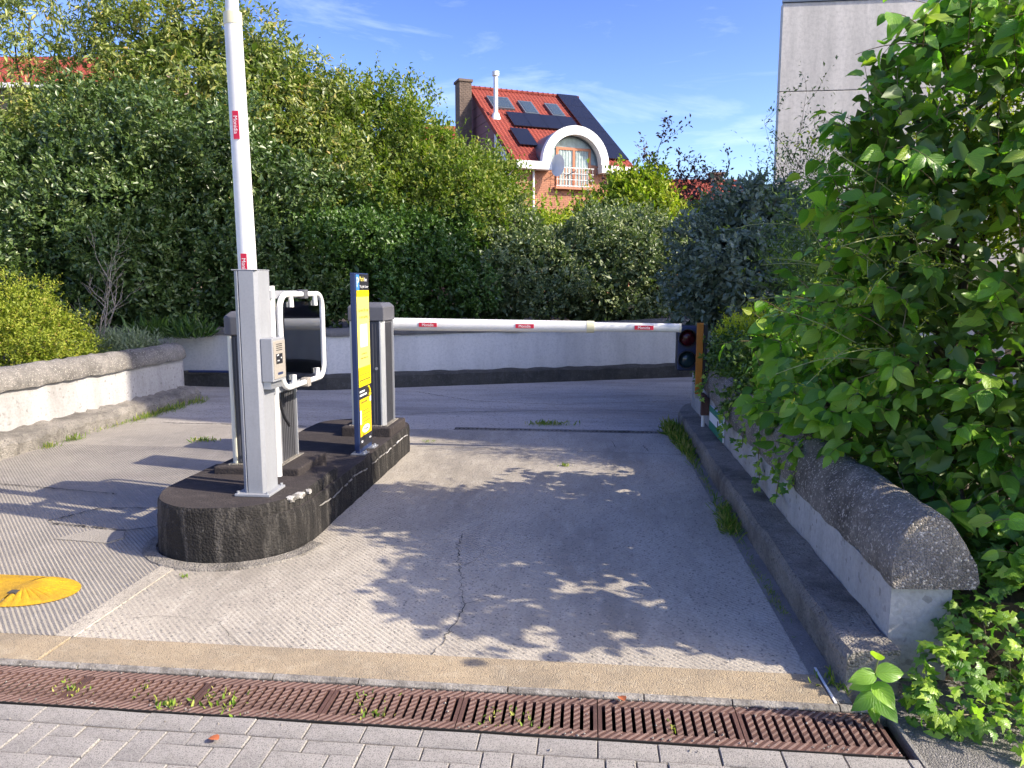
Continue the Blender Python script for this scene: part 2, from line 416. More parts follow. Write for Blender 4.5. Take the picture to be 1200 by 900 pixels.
M['lf_lav'] = leaf_mat('leaf_grey_herb', [(0.085, 0.10, 0.085), (0.13, 0.145, 0.12), (0.10, 0.13, 0.07)], 0.15, 0.6, 0.3)
M['lf_grass'] = leaf_mat('leaf_grass', [(0.055, 0.095, 0.016), (0.09, 0.14, 0.022), (0.15, 0.17, 0.035), (0.24, 0.20, 0.09)], 0.3, 0.5, 0.35)
M['lf_dog'] = leaf_mat('leaf_dogwood_part', [(0.042, 0.098, 0.018), (0.062, 0.132, 0.022), (0.105, 0.19, 0.03), (0.155, 0.24, 0.04), (0.20, 0.235, 0.04)], 0.42, 0.34, 0.55, veins='obj')
M['lf_dogm'] = leaf_mat('leaf_dogwood', [(0.034, 0.084, 0.016), (0.055, 0.118, 0.02), (0.098, 0.18, 0.028), (0.148, 0.235, 0.038), (0.20, 0.23, 0.04)], 0.42, 0.34, 0.55, veins=True)
M['lf_ivy'] = leaf_mat('leaf_ivy_part', [(0.036, 0.085, 0.014), (0.075, 0.135, 0.02), (0.14, 0.205, 0.03), (0.20, 0.26, 0.045)], 0.3, 0.38, 0.5, veins='obj')
M['lf_ivym'] = leaf_mat('leaf_ivy', [(0.026, 0.060, 0.014), (0.045, 0.09, 0.018), (0.09, 0.14, 0.024)], 0.28, 0.38, 0.5)
M['lf_dead'] = plain('dead_leaf', (0.42, 0.12, 0.04), 0.7, var=0.3)
# house
M['tile'] = layered('red_roof_tile', (0.26, 0.052, 0.036), (0.13, 0.03, 0.024), (0.34, 0.105, 0.07), big=1.2, mid=6, fine=30, dark_amt=0.55, light_amt=0.4, rough=0.8, bump=0.2)
M['brick'] = layered('orange_brick', (0.46, 0.22, 0.135), (0.29, 0.13, 0.08), (0.56, 0.31, 0.21), big=1.5, mid=6, fine=20, dark_amt=0.5, rough=0.9)
M['mauve'] = layered('mauve_cladding', (0.27, 0.14, 0.15), (0.19, 0.10, 0.11), (0.31, 0.18, 0.19), big=0.6, mid=4, fine=20, dark_amt=0.4)
M['chimney_brick'] = layered('chimney_brick', (0.17, 0.125, 0.10), (0.08, 0.062, 0.052), (0.27, 0.22, 0.18), big=2, mid=9, fine=30, dark_amt=0.6)
M['house_white'] = plain('house_white', (0.74, 0.74, 0.73), 0.6, var=0.06, scale=2)
M['solar'] = plain('solar_panel', (0.012, 0.013, 0.018), 0.22, 0.0, 0.5)
M['zinc'] = plain('zinc', (0.16, 0.19, 0.22), 0.35, 0.5)
M['frame_orange'] = plain('varnished_frame', (0.40, 0.13, 0.05), 0.45)
M['curtain'] = plain('curtain', (0.34, 0.41, 0.40), 0.9, var=0.3, scale=5)
M['glass_dark'] = plain('window_glass', (0.05, 0.07, 0.085), 0.06, 0.0, 0.9)
M['pale_concrete'] = layered('pale_concrete', (0.66, 0.625, 0.585), (0.30, 0.29, 0.275), (0.74, 0.705, 0.665), big=0.7, mid=2.0, fine=12, dark_amt=0.65, light_amt=0.4, bump=0.3, stretch=(1.8, 1.8, 0.3))
M['joint_dark'] = plain('panel_joint', (0.07, 0.07, 0.085), 0.9)

def glass_mat():
    m, n, l, b = new_mat('acrylic_screen')
    n.remove(b)
    tr = n.new('ShaderNodeBsdfTransparent'); tr.inputs['Color'].default_value = (0.86, 0.89, 0.9, 1)
    gl = n.new('ShaderNodeBsdfGlossy'); gl.inputs['Roughness'].default_value = 0.03
    gl.inputs['Color'].default_value = (0.8, 0.82, 0.85, 1)
    fr = n.new('ShaderNodeFresnel'); fr.inputs['IOR'].default_value = 2.9
    mx = n.new('ShaderNodeMixShader')
    l.new(fr.outputs[0], mx.inputs[0]); l.new(tr.outputs[0], mx.inputs[1]); l.new(gl.outputs[0], mx.inputs[2])
    l.new(mx.outputs[0], n['Material Output'].inputs['Surface'])
    return m
M['acrylic'] = glass_mat()

def text_mesh(body, size, fit=None):
    cu = bpy.data.curves.new('lettering', 'FONT')
    cu.body = body; cu.size = size; cu.align_x = 'CENTER'; cu.align_y = 'CENTER'
    cu.resolution_u = 3
    o = bpy.data.objects.new('lettering', cu); COL.objects.link(o)
    bpy.context.view_layer.update()
    dg = bpy.context.evaluated_depsgraph_get()
    me = bpy.data.meshes.new_from_object(o.evaluated_get(dg))
    bpy.data.objects.remove(o)
    co = np.empty(len(me.vertices) * 3); me.vertices.foreach_get('co', co); co = co.reshape(-1, 3)
    if fit and len(co):
        w = co[:, 0].max() - co[:, 0].min(); hh = co[:, 1].max() - co[:, 1].min()
        c = (co.max(0) + co.min(0)) / 2
        co = (co - c) * np.array([fit[0] / w, fit[1] / hh, 1])
        me.vertices.foreach_set('co', co.ravel())
    return me

def text(name, body, origin, xdir, ydir, fit, mat, parent):
    """flat lettering centred on origin, reading along xdir"""
    me = text_mesh(body, 0.1, fit)
    x, y = Vector(xdir).normalized(), Vector(ydir).normalized()
    z = x.cross(y)
    off = root_loc(parent)
    mt = Matrix.Translation(Vector(origin) - off) @ Matrix((x, y, z)).transposed().to_4x4()
    me.transform(mt)
    return link(name, me, mat, parent)

def sweep(path, prof, jitter=0.0, jscale=6.0, closed=True):
    """path: [(x,y,lift)], prof: [(offset to the right, z, lift weight)] -> verts, faces"""
    n, k = len(path), len(prof)
    vs, fs = [], []
    for i, (x, y, dz) in enumerate(path):
        a, b = path[max(i - 1, 0)], path[min(i + 1, n - 1)]
        t = Vector((b[0] - a[0], b[1] - a[1])).normalized()
        nx, ny = t.y, -t.x
        for (o, z, w) in prof:
            p = Vector((x + o * nx, y + o * ny, z + dz * w))
            if jitter > 0 and z > 0.02:
                q = p * jscale
                p += Vector((noise.noise(q), noise.noise(q + Vector((31, 7, 3))), noise.noise(q + Vector((5, 57, 11))))) * jitter
            vs.append(p)
    for i in range(n - 1):
        for j in range(k if closed else k - 1):
            j2 = (j + 1) % k
            fs.append((i * k + j, i * k + j2, (i + 1) * k + j2, (i + 1) * k + j))
    if closed:
        fs.append(tuple(range(k - 1, -1, -1)))
        fs.append(tuple(range((n - 1) * k, n * k)))
    return vs, fs

def resample(pts, step):
    out = []
    for a, b in zip(pts[:-1], pts[1:]):
        L = math.hypot(b[0] - a[0], b[1] - a[1])
        m = max(1, int(L / step))
        for i in range(m):
            t = i / m
            out.append((a[0] + (b[0] - a[0]) * t, a[1] + (b[1] - a[1]) * t, a[2] + (b[2] - a[2]) * t))
    out.append(pts[-1])
    return out

# ================================================================== the ground
def sheet(name, x0, x1, y0, y1, z, mat, kind='structure', parent=None):
    return tag(MB().quad((x0, y0, z), (x1, y0, z), (x1, y1, z), (x0, y1, z)).build(name, mat, parent), kind=kind)

sheet('ground', -600, 600, -600, 1500, -0.20, M['ground'])
tag(MB().box(-40, 1.16, -30, 1.15, -0.18, -0.004).box(1.16, 40, -30, 3.045, -0.17, -0.012).build('road', M['asphalt']), kind='structure')

def ribbed(name, x0, x1, y0, y1, pitch, hgt, mat, seed, wear):
    """sheet of parallel ridges running diagonally (direction 1,-1) over a rectangle"""
    vs, fs, prev = [], [], None
    s = x0 + y0 + pitch * 0.3
    i = 0
    step = 0.16
    while s < x1 + y1 - pitch * 0.2:
        # line x + y = s clipped to the rectangle
        xa, xb = max(x0, s - y1), min(x1, s - y0)
        m = 28
        row = []
        for k in range(m + 1):
            x = xa + (xb - xa) * k / m
            y = s - x
            nz = noise.noise(Vector((x * 0.8 + seed, y * 0.8, 3.1))) * 0.5 + 0.5
            n2 = noise.noise(Vector((x * 6 + seed, y * 6, 9.1))) * 0.5 + 0.5
            hh = hgt * max(0.08, (1 - wear * nz * 1.6)) * (0.75 + 0.5 * n2)
            vs.append((x, y, hh if i % 2 else 0.0))
            row.append(len(vs) - 1)
        if prev:
            for k in range(m):
                fs.append((prev[k], prev[k + 1], row[k + 1], row[k]))
        prev = row
        s += pitch * 0.5 * math.sqrt(2)
        i += 1
    b = MB(); b.v, b.f = vs, fs
    return b.build(name, mat)

# slabs (butted end to end) and the relief sheets laid on them
tag(MB().box(-2.375, 1.03, 3.0, 8.10, -0.15, -0.004).build('right_lane', M['lane']), kind='structure')
tag(MB().box(-5.42, -2.385, 3.0, 8.10, -0.15, -0.004).build('left_lane', M['lane_left']), kind='structure')
o = ribbed('right_lane_ribs', -2.33, 0.93, 3.005, 8.05, 0.024, 0.0052, M['lane'], 3.0, 0.58); tag(o, kind='structure')
o = ribbed('left_lane_ribs', -5.36, -2.43, 3.005, 6.9, 0.021, 0.0066, M['lane_left'], 11.0, 0.25); tag(o, kind='structure')
o = ribbed('left_lane_worn_ribs', -5.36, -2.43, 6.9, 8.05, 0.021, 0.0024, M['lane_left'], 11.0, 0.4); tag(o, kind='structure')
tag(MB().box(-12.0, 12.0, 8.25, 18, -0.15, -0.006).box(-12, -1.5, 8.10, 8.25, -0.15, -0.006).box(0.95, 1.03, 8.10, 8.25, -0.15, -0.006).build('far_road', M['road']), kind='structure')
# smooth gutter strip along the right kerb, joint between the two lanes
tag(MB().box(0.93, 1.03, 3.0, 8.05, -0.004, 0.004).build('gutter', M['kerb_light']), kind='structure')
tag(MB().box(-2.43, -2.33, 3.002, 3.95, -0.10, 0.0055).build('lane_joint', M['lane'], bevel=0.003), kind='structure')

# cracks in the right lane and on the far road
def crack(pts, w, parent, z=0.0065):
    b = MB()
    P = []
    for (x0, y0), (x1, y1) in zip(pts[:-1], pts[1:]):
        m = max(2, int(math.hypot(x1 - x0, y1 - y0) / 0.03))
        for i in range(m):
            t = i / m
            P.append((x0 + (x1 - x0) * t + random.gauss(0, 0.008), y0 + (y1 - y0) * t + random.gauss(0, 0.006)))
    P.append(pts[-1])
    for i in range(len(P) - 1):
        ww = w * (0.4 + random.random())
        (xa, ya), (xb, yb) = P[i], P[i + 1]
        L = math.hypot(xb - xa, yb - ya) + 1e-6
        nx, ny = -(yb - ya) / L * ww, (xb - xa) / L * ww
        b.quad((xa - nx, ya - ny, z), (xb - nx, yb - ny, z), (xb + nx, yb + ny, z), (xa + nx, ya + ny, z))
    return b.build('crack', M['crack'], parent)
lane = bpy.data.objects['right_lane']; froad = bpy.data.objects['far_road']; lleft = bpy.data.objects['left_lane']
crack([(-0.66, 3.0), (-0.62, 3.25), (-0.60, 3.5), (-0.66, 3.75), (-0.72, 4.05), (-0.78, 4.3), (-0.80, 4.6)], 0.0024, lane)
crack([(-0.60, 3.5), (-0.56, 3.58), (-0.50, 3.6)], 0.0015, lane)
crack([(-0.72, 4.05), (-0.64, 4.15), (-0.62, 4.3)], 0.0013, lane)
crack([(-1.55, 3.02), (-1.75, 3.22), (-2.05, 3.25), (-2.2, 3.2)], 0.0012, lane)
crack([(-1.7, 7.18), (-0.9, 7.12), (0.1, 7.1), (0.9, 7.05)], 0.003, lane)
crack([(0.25, 7.6), (0.28, 7.3)], 0.003, lane)
crack([(0.55, 7.45), (0.6, 7.15)], 0.003, lane)
crack([(-3.2, 9.2), (-2.4, 9.0), (-1.5, 9.3), (0.2, 9.6), (1.2, 9.5)], 0.006, froad, 0.0)
crack([(-2.6, 11.0), (-1.6, 10.2), (-0.4, 10.0), (1.6, 10.6)], 0.006, froad, 0.0)
crack([(-5.0, 8.16), (-3.9, 8.15), (-2.7, 8.12)], 0.010, froad, 0.0)
# repairs in the left lane
def blob_poly(cx, cy, rx, ry, n=18, amp=0.12):
    return [(cx + rx * math.cos(2 * math.pi * i / n) * (1 + random.uniform(-amp, amp)), cy + ry * math.sin(2 * math.pi * i / n) * (1 + random.uniform(-amp, amp))) for i in range(n)]
MB().prism([(-3.36, 4.22), (-2.98, 4.18), (-2.93, 4.28), (-3.0, 4.40), (-3.22, 4.42)], 0.0, 0.0105).build('repair_patch', M['lane_left'], lleft)
for p in ([(-3.62, 4.52), (-3.0, 4.42), (-2.72, 4.62)], [(-3.66, 4.56), (-3.5, 4.86), (-3.0, 4.92)], [(-5.3, 5.5), (-4.2, 5.32), (-3.6, 5.22)]):
    crack(p, 0.007, lleft, 0.0105)

# tan threshold strip of three slabs, with its stone edge
th = sheet('threshold', -7.0, 1.2, 2.74, 3.0, -0.05, M['sand'])
for x0, x1 in ((-6.9, -4.4), (-4.392, -2.34), (-2.328, 0.955)):
    MB().box(x0, x1, 2.780, 2.997, -0.05, 0.008).build('slab', M['tan'], th, bevel=0.004)
x = -6.9
while x < 1.1:
    L = random.uniform(0.28, 0.62)
    vs, fs = sweep(resample([(x, 2.772, 0), (min(x + L, 1.15), 2.772, 0)], 0.04), [(-0.021, -0.05, 0), (-0.021, 0.002, 1), (-0.012, 0.006, 1), (0.008, 0.006, 1), (0.018, -0.004, 1), (0.022, -0.05, 0)], 0.011, 26)
    MB().add(vs, fs).build('edge_stone', M['edge'], th)
    x += L + 0.006
MB().box(0.96, 1.03, 2.8, 3.0, -0.05, 0.003).build('edge_stone', M['kerb_light'], th)
MB().box(0.963, 0.972, 2.79, 3.06, -0.05, 0.007).build('white_line', M['print_white'], th)

# paving: rows and herringbone of single bricks on a sand bed
pav = sheet('pavement', -4.2, 1.16, 1.15, 2.478, -0.010, M['sand'])
bricks = []
BW, BL, GAP = 0.105, 0.21, 0.0045
x = -4.15
while x < 1.14:
    bricks.append((x, min(x + BL, 1.14), 2.372, 2.472, 1)); x += BL
# 90 degree herringbone below the row (clipped to the pavement)
x0c, x1c, y0c, y1c = -3.3, 1.14, 1.72, 2.368
for ci in range(0, 60):
    for cj in range(0, 20):
        k = (ci - cj) % 4
        xx, yy = -3.6 + ci * BW, 1.35 + cj * BW
        if k == 0: bricks.append((xx, xx + BL, yy, yy + BW, 0))
        if k == 2: bricks.append((xx, xx + BW, yy - BW, yy + BW, 0))
bm_cache = {}
nb = 0
for (a, b, c, d, row) in bricks:
    if not row:
        a, b, c, d = max(a, x0c), min(b, x1c), max(c, y0c), min(d, y1c)
    if b - a < 0.02 or d - c < 0.02: continue
    w, h = b - a - GAP, d - c - GAP
    key = (round(w, 3), round(h, 3))
    if key not in bm_cache:
        e = 0.0025
        mb = MB()
        mb.add([(-w/2, -h/2, -0.05), (w/2, -h/2, -0.05), (w/2, h/2, -0.05), (-w/2, h/2, -0.05),
                (-w/2, -h/2, -0.004), (w/2, -h/2, -0.004), (w/2, h/2, -0.004), (-w/2, h/2, -0.004),
                (-w/2+e, -h/2+e, 0), (w/2-e, -h/2+e, 0), (w/2-e, h/2-e, 0), (-w/2+e, h/2-e, 0)],
               [(0,1,5,4),(1,2,6,5),(2,3,7,6),(3,0,4,7),(4,5,9,8),(5,6,10,9),(6,7,11,10),(7,4,8,11),(8,9,10,11)])
        me = bpy.data.meshes.new('brick'); me.from_pydata(mb.v, [], mb.f); me.materials.append(M['paver']); bm_cache[key] = me
    o = link('brick', bm_cache[key], None, pav, ((a + b) / 2, (c + d) / 2, -0.002 + random.gauss(0, 0.0013) + 0.0))
    o.rotation_euler = (random.gauss(0, 0.008), random.gauss(0, 0.008), random.gauss(0, 0.005))
    nb += 1
MB().box(1.142, 1.156, 1.15, 2.75, -0.05, 0.0).build('edging', M['kerb_light'], pav)

# ------------------------------------------------------------------ drain with slotted iron grates
dr = empty('drain_channel', (-0.7, 2.6, -0.2), 'long rusty slotted drain running across the foot of the driveway', 'drain')
MB().box(-6.9, 1.10, 2.485, 2.743, -0.198, -0.19).box(-6.9, 1.10, 2.483, 2.490, -0.19, -0.004).box(-6.9, 1.10, 2.738, 2.745, -0.19, -0.004).build('trough', M['void'], dr)
PITCH, SLOT = 0.0366, 0.0135
Y0, Y1, YA, YB = 2.486, 2.7375, 2.530, 2.694
def ridges(mb, x0, x1, y0, y1, z, pitch=0.031, t=0.0105):
    # low diagonal tread ridges (rising to the right) clipped to the rectangle
    c = (y0 - x1) - pitch
    c = math.floor(c / pitch) * pitch
    while c < y1 - x0 + pitch:
        # band y - 0.62 x in [c, c+t]
        xa, xb = x0, x1
        k = 1.0
        def yy(x, cc): return k * (x - 0.0) + cc
        poly = [(xa, yy(xa, c)), (xb, yy(xb, c)), (xb, yy(xb, c + t)), (xa, yy(xa, c + t))]
        # clip by y0..y1
        for lim, sgn in ((y0, 1), (y1, -1)):
            out = []
            for i in range(len(poly)):
                p, q = poly[i], poly[(i + 1) % len(poly)]
                ip, iq = sgn * (p[1] - lim) >= 0, sgn * (q[1] - lim) >= 0
                if ip: out.append(p)
                if ip != iq:
                    tt = (lim - p[1]) / (q[1] - p[1])
                    out.append((p[0] + (q[0] - p[0]) * tt, lim))
            poly = out
            if len(poly) < 3: break
        if len(poly) >= 3:
            mb.lo = getattr(mb, 'lo', []) + [len(mb.f)]
            mb.prism(poly, z - 0.001, z + 0.0025)
            mb.lo.append(len(mb.f))
        c += pitch
def two_tone(me, mb):
    me.materials.append(M['rust_worn'])
    lo = getattr(mb, 'lo', [])
    for a, b in zip(lo[0::2], lo[1::2]):
        for i in range(a, b): me.polygons[i].material_index = 1
bar_me = {}
def bar_mesh(ph):
    if ph not in bar_me:
        mb = MB()
        w = (PITCH - SLOT) / 2
        mb.box(-w, w, YA - 2.6, YB - 2.6, -0.03, -0.004)
        ridges(mb, -w, w, YA - 2.6 - 0.0, YB - 2.6, -0.004)
        me = bpy.data.meshes.new('bar'); me.from_pydata(mb.v, [], mb.f)
        bm = bmesh.new(); bm.from_mesh(me); bmesh.ops.recalc_face_normals(bm, faces=bm.faces); bm.to_mesh(me); bm.free()
        me.materials.append(M['rust']); two_tone(me, mb); bar_me[ph] = me
    return bar_me[ph]
xs = 1.095
sec = 0
while xs > -3.6:
    xa = xs - (0.032 + 13 * (PITCH - SLOT) + 14 * SLOT)
    mb = MB()
    mb.box(xa + 0.002, xs - 0.002, Y0, YA, -0.03, -0.004).box(xa + 0.002, xs - 0.002, YB, Y1, -0.03, -0.004)
    mb.box(xa + 0.002, xa + 0.016, YA, YB, -0.03, -0.004).box(xs - 0.016, xs - 0.002, YA, YB, -0.03, -0.004)
    ridges(mb, xa + 0.002, xs - 0.002, Y0, YA, -0.004)
    ridges(mb, xa + 0.002, xs - 0.002, YB, Y1, -0.004)
    g = mb.build('grate', M['rust'], dr); two_tone(g.data, mb)
    g.rotation_euler = (random.gauss(0, 0.002), 0, 0)
    gl = root_loc(g)
    x = xa + 0.016 + SLOT + (PITCH - SLOT) / 2
    for kb in range(13):
        link('bar', bar_mesh(0), None, g, (x - gl.x, 2.6 - gl.y, -gl.z))
        x += PITCH
    # silt that has filled some of the slots at the left end
    xs = xa
    sec += 1
MB().box(-6.9, xs, Y0, Y1, -0.03, -0.004).build('grate', M['rust'], dr)
silt = MB()
vs, fs = sweep(resample([(-3.6, 2.61, 0), (-0.55, 2.61, 0)], 0.06), [(-0.07, -0.06, 0), (-0.07, -0.010, 0), (0.0, -0.007, 0), (0.07, -0.011, 0), (0.07, -0.06, 0)], 0.012, 9)
vs = [Vector((v.x, v.y, v.z - 0.045 * max(0, (v.x + 2.2)) / 1.2)) for v in vs]
silt.add(vs, fs).build('silt', M['soil'], dr)

# thin slot drain further up
sd = empty('slot_drain', (-0.27, 8.17, -0.1), 'thin black slotted drain line across the far end of the lane', 'drain')
MB().box(-1.5, 0.95, 8.103, 8.247, -0.12, -0.05).build('trough', M['void'], sd)
mb = MB().box(-1.5, 0.95, 8.102, 8.14, -0.05, -0.002).box(-1.5, 0.95, 8.205, 8.248, -0.05, -0.002)
mb.build('frame', M['kerb'], sd)
x = -1.48
mb = MB()
while x < 0.94:
    mb.box(x, x + 0.022, 8.14, 8.205, -0.05, -0.004); x += 0.05
tag(mb.build('grate_bars', M['kerb'], sd), kind='stuff')

# ================================================================== walls
def arc(cx, cy, r, a0, a1, n, z0=0.0, z1=0.0):
    return [(cx + r * math.cos(R(a0 + (a1 - a0) * i / n)), cy + r * math.sin(R(a0 + (a1 - a0) * i / n)), z0 + (z1 - z0) * i / n) for i in range(n + 1)]

# right wall: path is the inner face, from the near end to the far bend
rw = empty('low_wall', (1.3, 3.0, 0), 'low white rendered wall with thick rounded stone coping along the right of the lane', 'wall')
def lift(y): return 0.0 if y < 6.4 else 0.20 * min(1, (y - 6.4) / 2.6) ** 1.3
inner = [(1.235, 3.02 + 0.06 * i, lift(3.02 + 0.06 * i)) for i in range(0, 100)]
inner = [p for p in inner if p[1] < 8.9] + arc(1.235 + 0.9, 8.9, 0.9, 180, 95, 14, lift(8.9), 0.22) + [(2.6, 9.8, 0.22), (4.5, 9.85, 0.22)]
vs, fs = sweep(inner, [(0, 0.0, 0), (0.0, 0.14, 0), (0, 0.27, .5), (0.0, 0.40, 1), (0.235, 0.40, 1), (0.235, 0.0, 0)], 0.004, 4)
MB().add(vs, fs).build('rendered_wall', M['wall'], rw)
cprof = [(-0.006, 0.402, 1), (-0.014, 0.44, 1), (-0.012, 0.50, 1), (0.002, 0.56, 1), (0.03, 0.62, 1), (0.07, 0.67, 1), (0.12, 0.697, 1), (0.18, 0.69, 1), (0.235, 0.65, 1), (0.275, 0.59, 1), (0.30, 0.52, 1), (0.315, 0.44, 1), (0.31, 0.402, 1)]
cp = [(1.235, 2.985 + 0.045 * i, 0) for i in range(0, 140)]
cp = [(x, y, lift(y)) for x, y, z in cp if y < 8.9] + arc(1.235 + 0.9, 8.9, 0.9, 180, 95, 16, lift(8.9), 0.22) + [(2.6, 9.8, 0.22), (4.5, 9.85, 0.22)]
vs, fs = sweep(cp, cprof, 0.014, 7)
kk = len(cprof)
for i, s in ((0, 0.86), (1, 0.965)):           # rounded near end
    for j in range(kk):
        v = vs[i * kk + j]
        v.z = 0.40 + (v.z - 0.40) * s
        v.y += 0.0
for j in range(kk):
    v = vs[j]; v.y += max(0, (v.z - 0.44)) * 0.22
MB().add(vs, fs).build('coping', M['coping'], rw, smooth=True, angle=50)
kpath = resample([(1.03, 2.90, 0), (1.03, 8.55, 0)], 0.06) + [(1.05, 8.75, 0), (1.10, 8.95, 0), (1.17, 9.12, 0), (1.28, 9.28, 0)]
vs, fs = sweep(kpath, [(0.0, -0.1, 0), (0.0, 0.13, 0), (0.02, 0.165, 0), (0.20, 0.175, 0), (0.204, -0.1, 0)], 0.014, 5)
MB().add(vs, fs).build('kerb', M['kerb'], rw)
MB().box(1.035, 1.236, 2.896, 2.90, -0.05, 0.155).build('kerb_end_patch', M['kerb_light'], rw)

# left wall
lw = empty('garden_wall', (-5.8, 7.0, 0), 'white rendered garden wall with rounded stone coping along the left lane', 'wall')
lpath = resample([(-5.66, 1.0, 0), (-5.66, 9.75, 0)], 0.08)
vs, fs = sweep(lpath + arc(-5.66 - 0.35, 9.75, 0.35, 0, 88, 8) + [(-9.5, 10.15, 0)], [(0, 0.0, 0), (0, 0.58, 1), (-0.22, 0.58, 1), (-0.22, 0.0, 0)], 0.004, 4)
MB().add(vs, fs).build('rendered_wall', M['wall'], lw)
lprof = [(0.04, 0.582, 1), (0.05, 0.62, 1), (0.035, 0.70, 1), (-0.01, 0.765, 1), (-0.08, 0.80, 1), (-0.16, 0.80, 1), (-0.23, 0.76, 1), (-0.27, 0.69, 1), (-0.28, 0.60, 1), (-0.27, 0.582, 1)]
vs, fs = sweep(lpath + arc(-5.66 - 0.35, 9.75, 0.35, 0, 88, 8) + [(-6.3, 10.11, 0), (-9.5, 10.15, 0)], lprof, 0.022, 10)
MB().add(vs, fs).build('coping', M['coping_grey'], lw, smooth=True, angle=50)
lk = resample([(-5.42, 1.0, 0), (-5.42, 9.7, 0)], 0.07) + arc(-5.42 - 0.4, 9.75, 0.4, 0, 80, 8)
vs, fs = sweep(lk, [(0.0, -0.1, 0), (0.0, 0.11, 0), (-0.05, 0.165, 0), (-0.238, 0.20, 0), (-0.238, -0.1, 0)], 0.04, 9)
MB().add(vs, fs).build('kerb', M['kerb'], lw)

# back wall
bw = empty('boundary_wall', (-1.3, 12.2, 0), 'long grey-white wall with dark mossy base closing the far side of the driveway', 'wall')
bpts = [(-12.0, 11.5, 0), (-8.0, 11.55, 0), (-6.6, 11.5, 0), (-5.7, 11.42, 0), (-5.0, 11.30, 0), (-4.55, 11.2, 0), (-4.07, 11.22, 0), (-1.26, 12.33, 0.02), (1.51, 13.43, 0.08), (4.5, 14.4, 0.12), (8, 15.2, 0.12)]
bp_ = resample(bpts, 0.12)
vs, fs = sweep(bp_, [(0, 0, 0), (0, 0.82, 1), (-0.25, 0.82, 1), (-0.25, 0, 0)], 0.006, 3)
MB().add(vs, fs).build('rendered_wall', M['back_wall'], bw)
vs, fs = sweep(bp_, [(0.03, 0.822, 1), (0.035, 0.86, 1), (0.01, 0.90, 1), (-0.06, 0.935, 1), (-0.2, 0.935, 1), (-0.28, 0.89, 1), (-0.28, 0.822, 1)], 0.022, 3)
MB().add(vs, fs).build('coping', M['dark_coping'], bw, smooth=True, angle=50)
vs, fs = sweep(bp_, [(0.17, -0.1, 0), (0.17, 0.19, 0), (0.14, 0.215, 0), (0.002, 0.23, 0), (0.002, -0.1, 0)], 0.03, 4)
MB().add(vs, fs).build('kerb', M['back_kerb'], bw)
tag(MB().tube([(-6.35, 11.20, 0.245), (-6.0, 11.22, 0.245), (-5.75, 11.215, 0.245), (-5.5, 11.17, 0.245)], 0.02).build('blue_pipe', M['navy']), 'dark blue pipe lying on the kerb behind the left wall', 'pipe')

# planting beds
def bed(name, poly, z):
    return tag(MB().prism(poly, -0.1, z).build(name, M['soil']), kind='structure')
bed('planting_bed_right', [(1.46, 3.05), (12, 3.05), (12, 9.7), (2.4, 9.6), (1.46, 8.9)], 0.33)
bed('planting_bed_left', [(-5.9, 1.0), (-5.9, 9.9), (-12, 10.0), (-12, 1.0)], 0.60)
bed('planting_bed_back', [(-12, 11.75), (-4.3, 11.5), (-1.36, 12.6), (1.4, 13.7), (8, 15.5), (30, 20), (30, 60), (-45, 60), (-45, 11.75)], 0.78)

# ================================================================== traffic island
isl = empty('traffic_island', (-2.2, 5.4, 0), 'black painted concrete island with rounded ends between the two lanes', 'traffic island')
def capsule(x0, x1, ya, yb, ra, rb, n=14, jit=0.004):
    cx, hw = (x0 + x1) / 2, (x1 - x0) / 2
    p = []
    for i in range(n + 1):
        a = math.pi + math.pi * i / n
        p.append((cx + hw * math.cos(a), ya + ra + ra * math.sin(a)))
    for i in range(n + 1):
        a = math.pi * i / n
        p.append((cx + hw * math.cos(a), yb - rb + rb * math.sin(a)))
    return p
def island_part(poly, z0, z1, nm_side, nm_top, parent):
    n = len(poly)
    # dense side wall with relief
    b = MB()
    dense = []
    for i in range(n):
        (xa, ya), (xb, yb) = poly[i], poly[(i + 1) % n]
        m = max(1, int(math.hypot(xb - xa, yb - ya) / 0.05))
        for k in range(m):
            dense.append((xa + (xb - xa) * k / m, ya + (yb - ya) * k / m))
    m = len(dense); L = 6
    cx = sum(p[0] for p in dense) / m; cy = sum(p[1] for p in dense) / m
    vs = []
    for j in range(L + 1):
        z = z0 + (z1 - z0) * j / L
        for (x, y) in dense:
            d = noise.noise(Vector((x * 9, y * 9, z * 9))) * 0.007 + noise.noise(Vector((x * 3, y * 3, z * 3))) * 0.006
            t = Vector((x - cx, (y - cy) * 0.25)).normalized()
            ed = -0.012 if j == L else 0
            vs.append((x + t.x * (d + ed), y + t.y * (d + ed), z + (0.0 if j < L else noise.noise(Vector((x * 5, y * 5, 1))) * 0.004)))
    fs = []
    for j in range(L):
        for i in range(m):
            fs.append((j * m + i, j * m + (i + 1) % m, (j + 1) * m + (i + 1) % m, (j + 1) * m + i))
    b.add(vs, fs)
    s = b.build(nm_side, M['island_side'], parent, smooth=True, angle=60)
    t = MB()
    t.add(vs[L * m:], [tuple(range(m))])
    t.build(nm_top, M['island_top'], parent)
low = capsule(-2.66, -1.72, 3.95, 7.28, 0.44, 0.34)
island_part(capsule(-2.66, -1.72, 3.90, 7.28, 0.44, 0.34), -0.02, 0.26, 'lower_side', 'lower_top', isl)
near = [p for p in capsule(-2.655, -1.745, 3.905, 5.9, 0.44, 0.3) if p[1] < 4.6] + []
near = capsule(-2.655, -1.745, 3.905, 5.0, 0.44, 0.05)
island_part(near, 0.2, 0.335, 'upper_side', 'upper_top', isl)
MB().box(-2.52, -1.92, 4.68, 5.22, 0.25, 0.385).build('pedestal', M['island_top'], isl, bevel=0.012)
MB().box(-2.20, -1.745, 6.36, 6.90, 0.25, 0.345).build('pedestal', M['island_top'], isl, bevel=0.012)
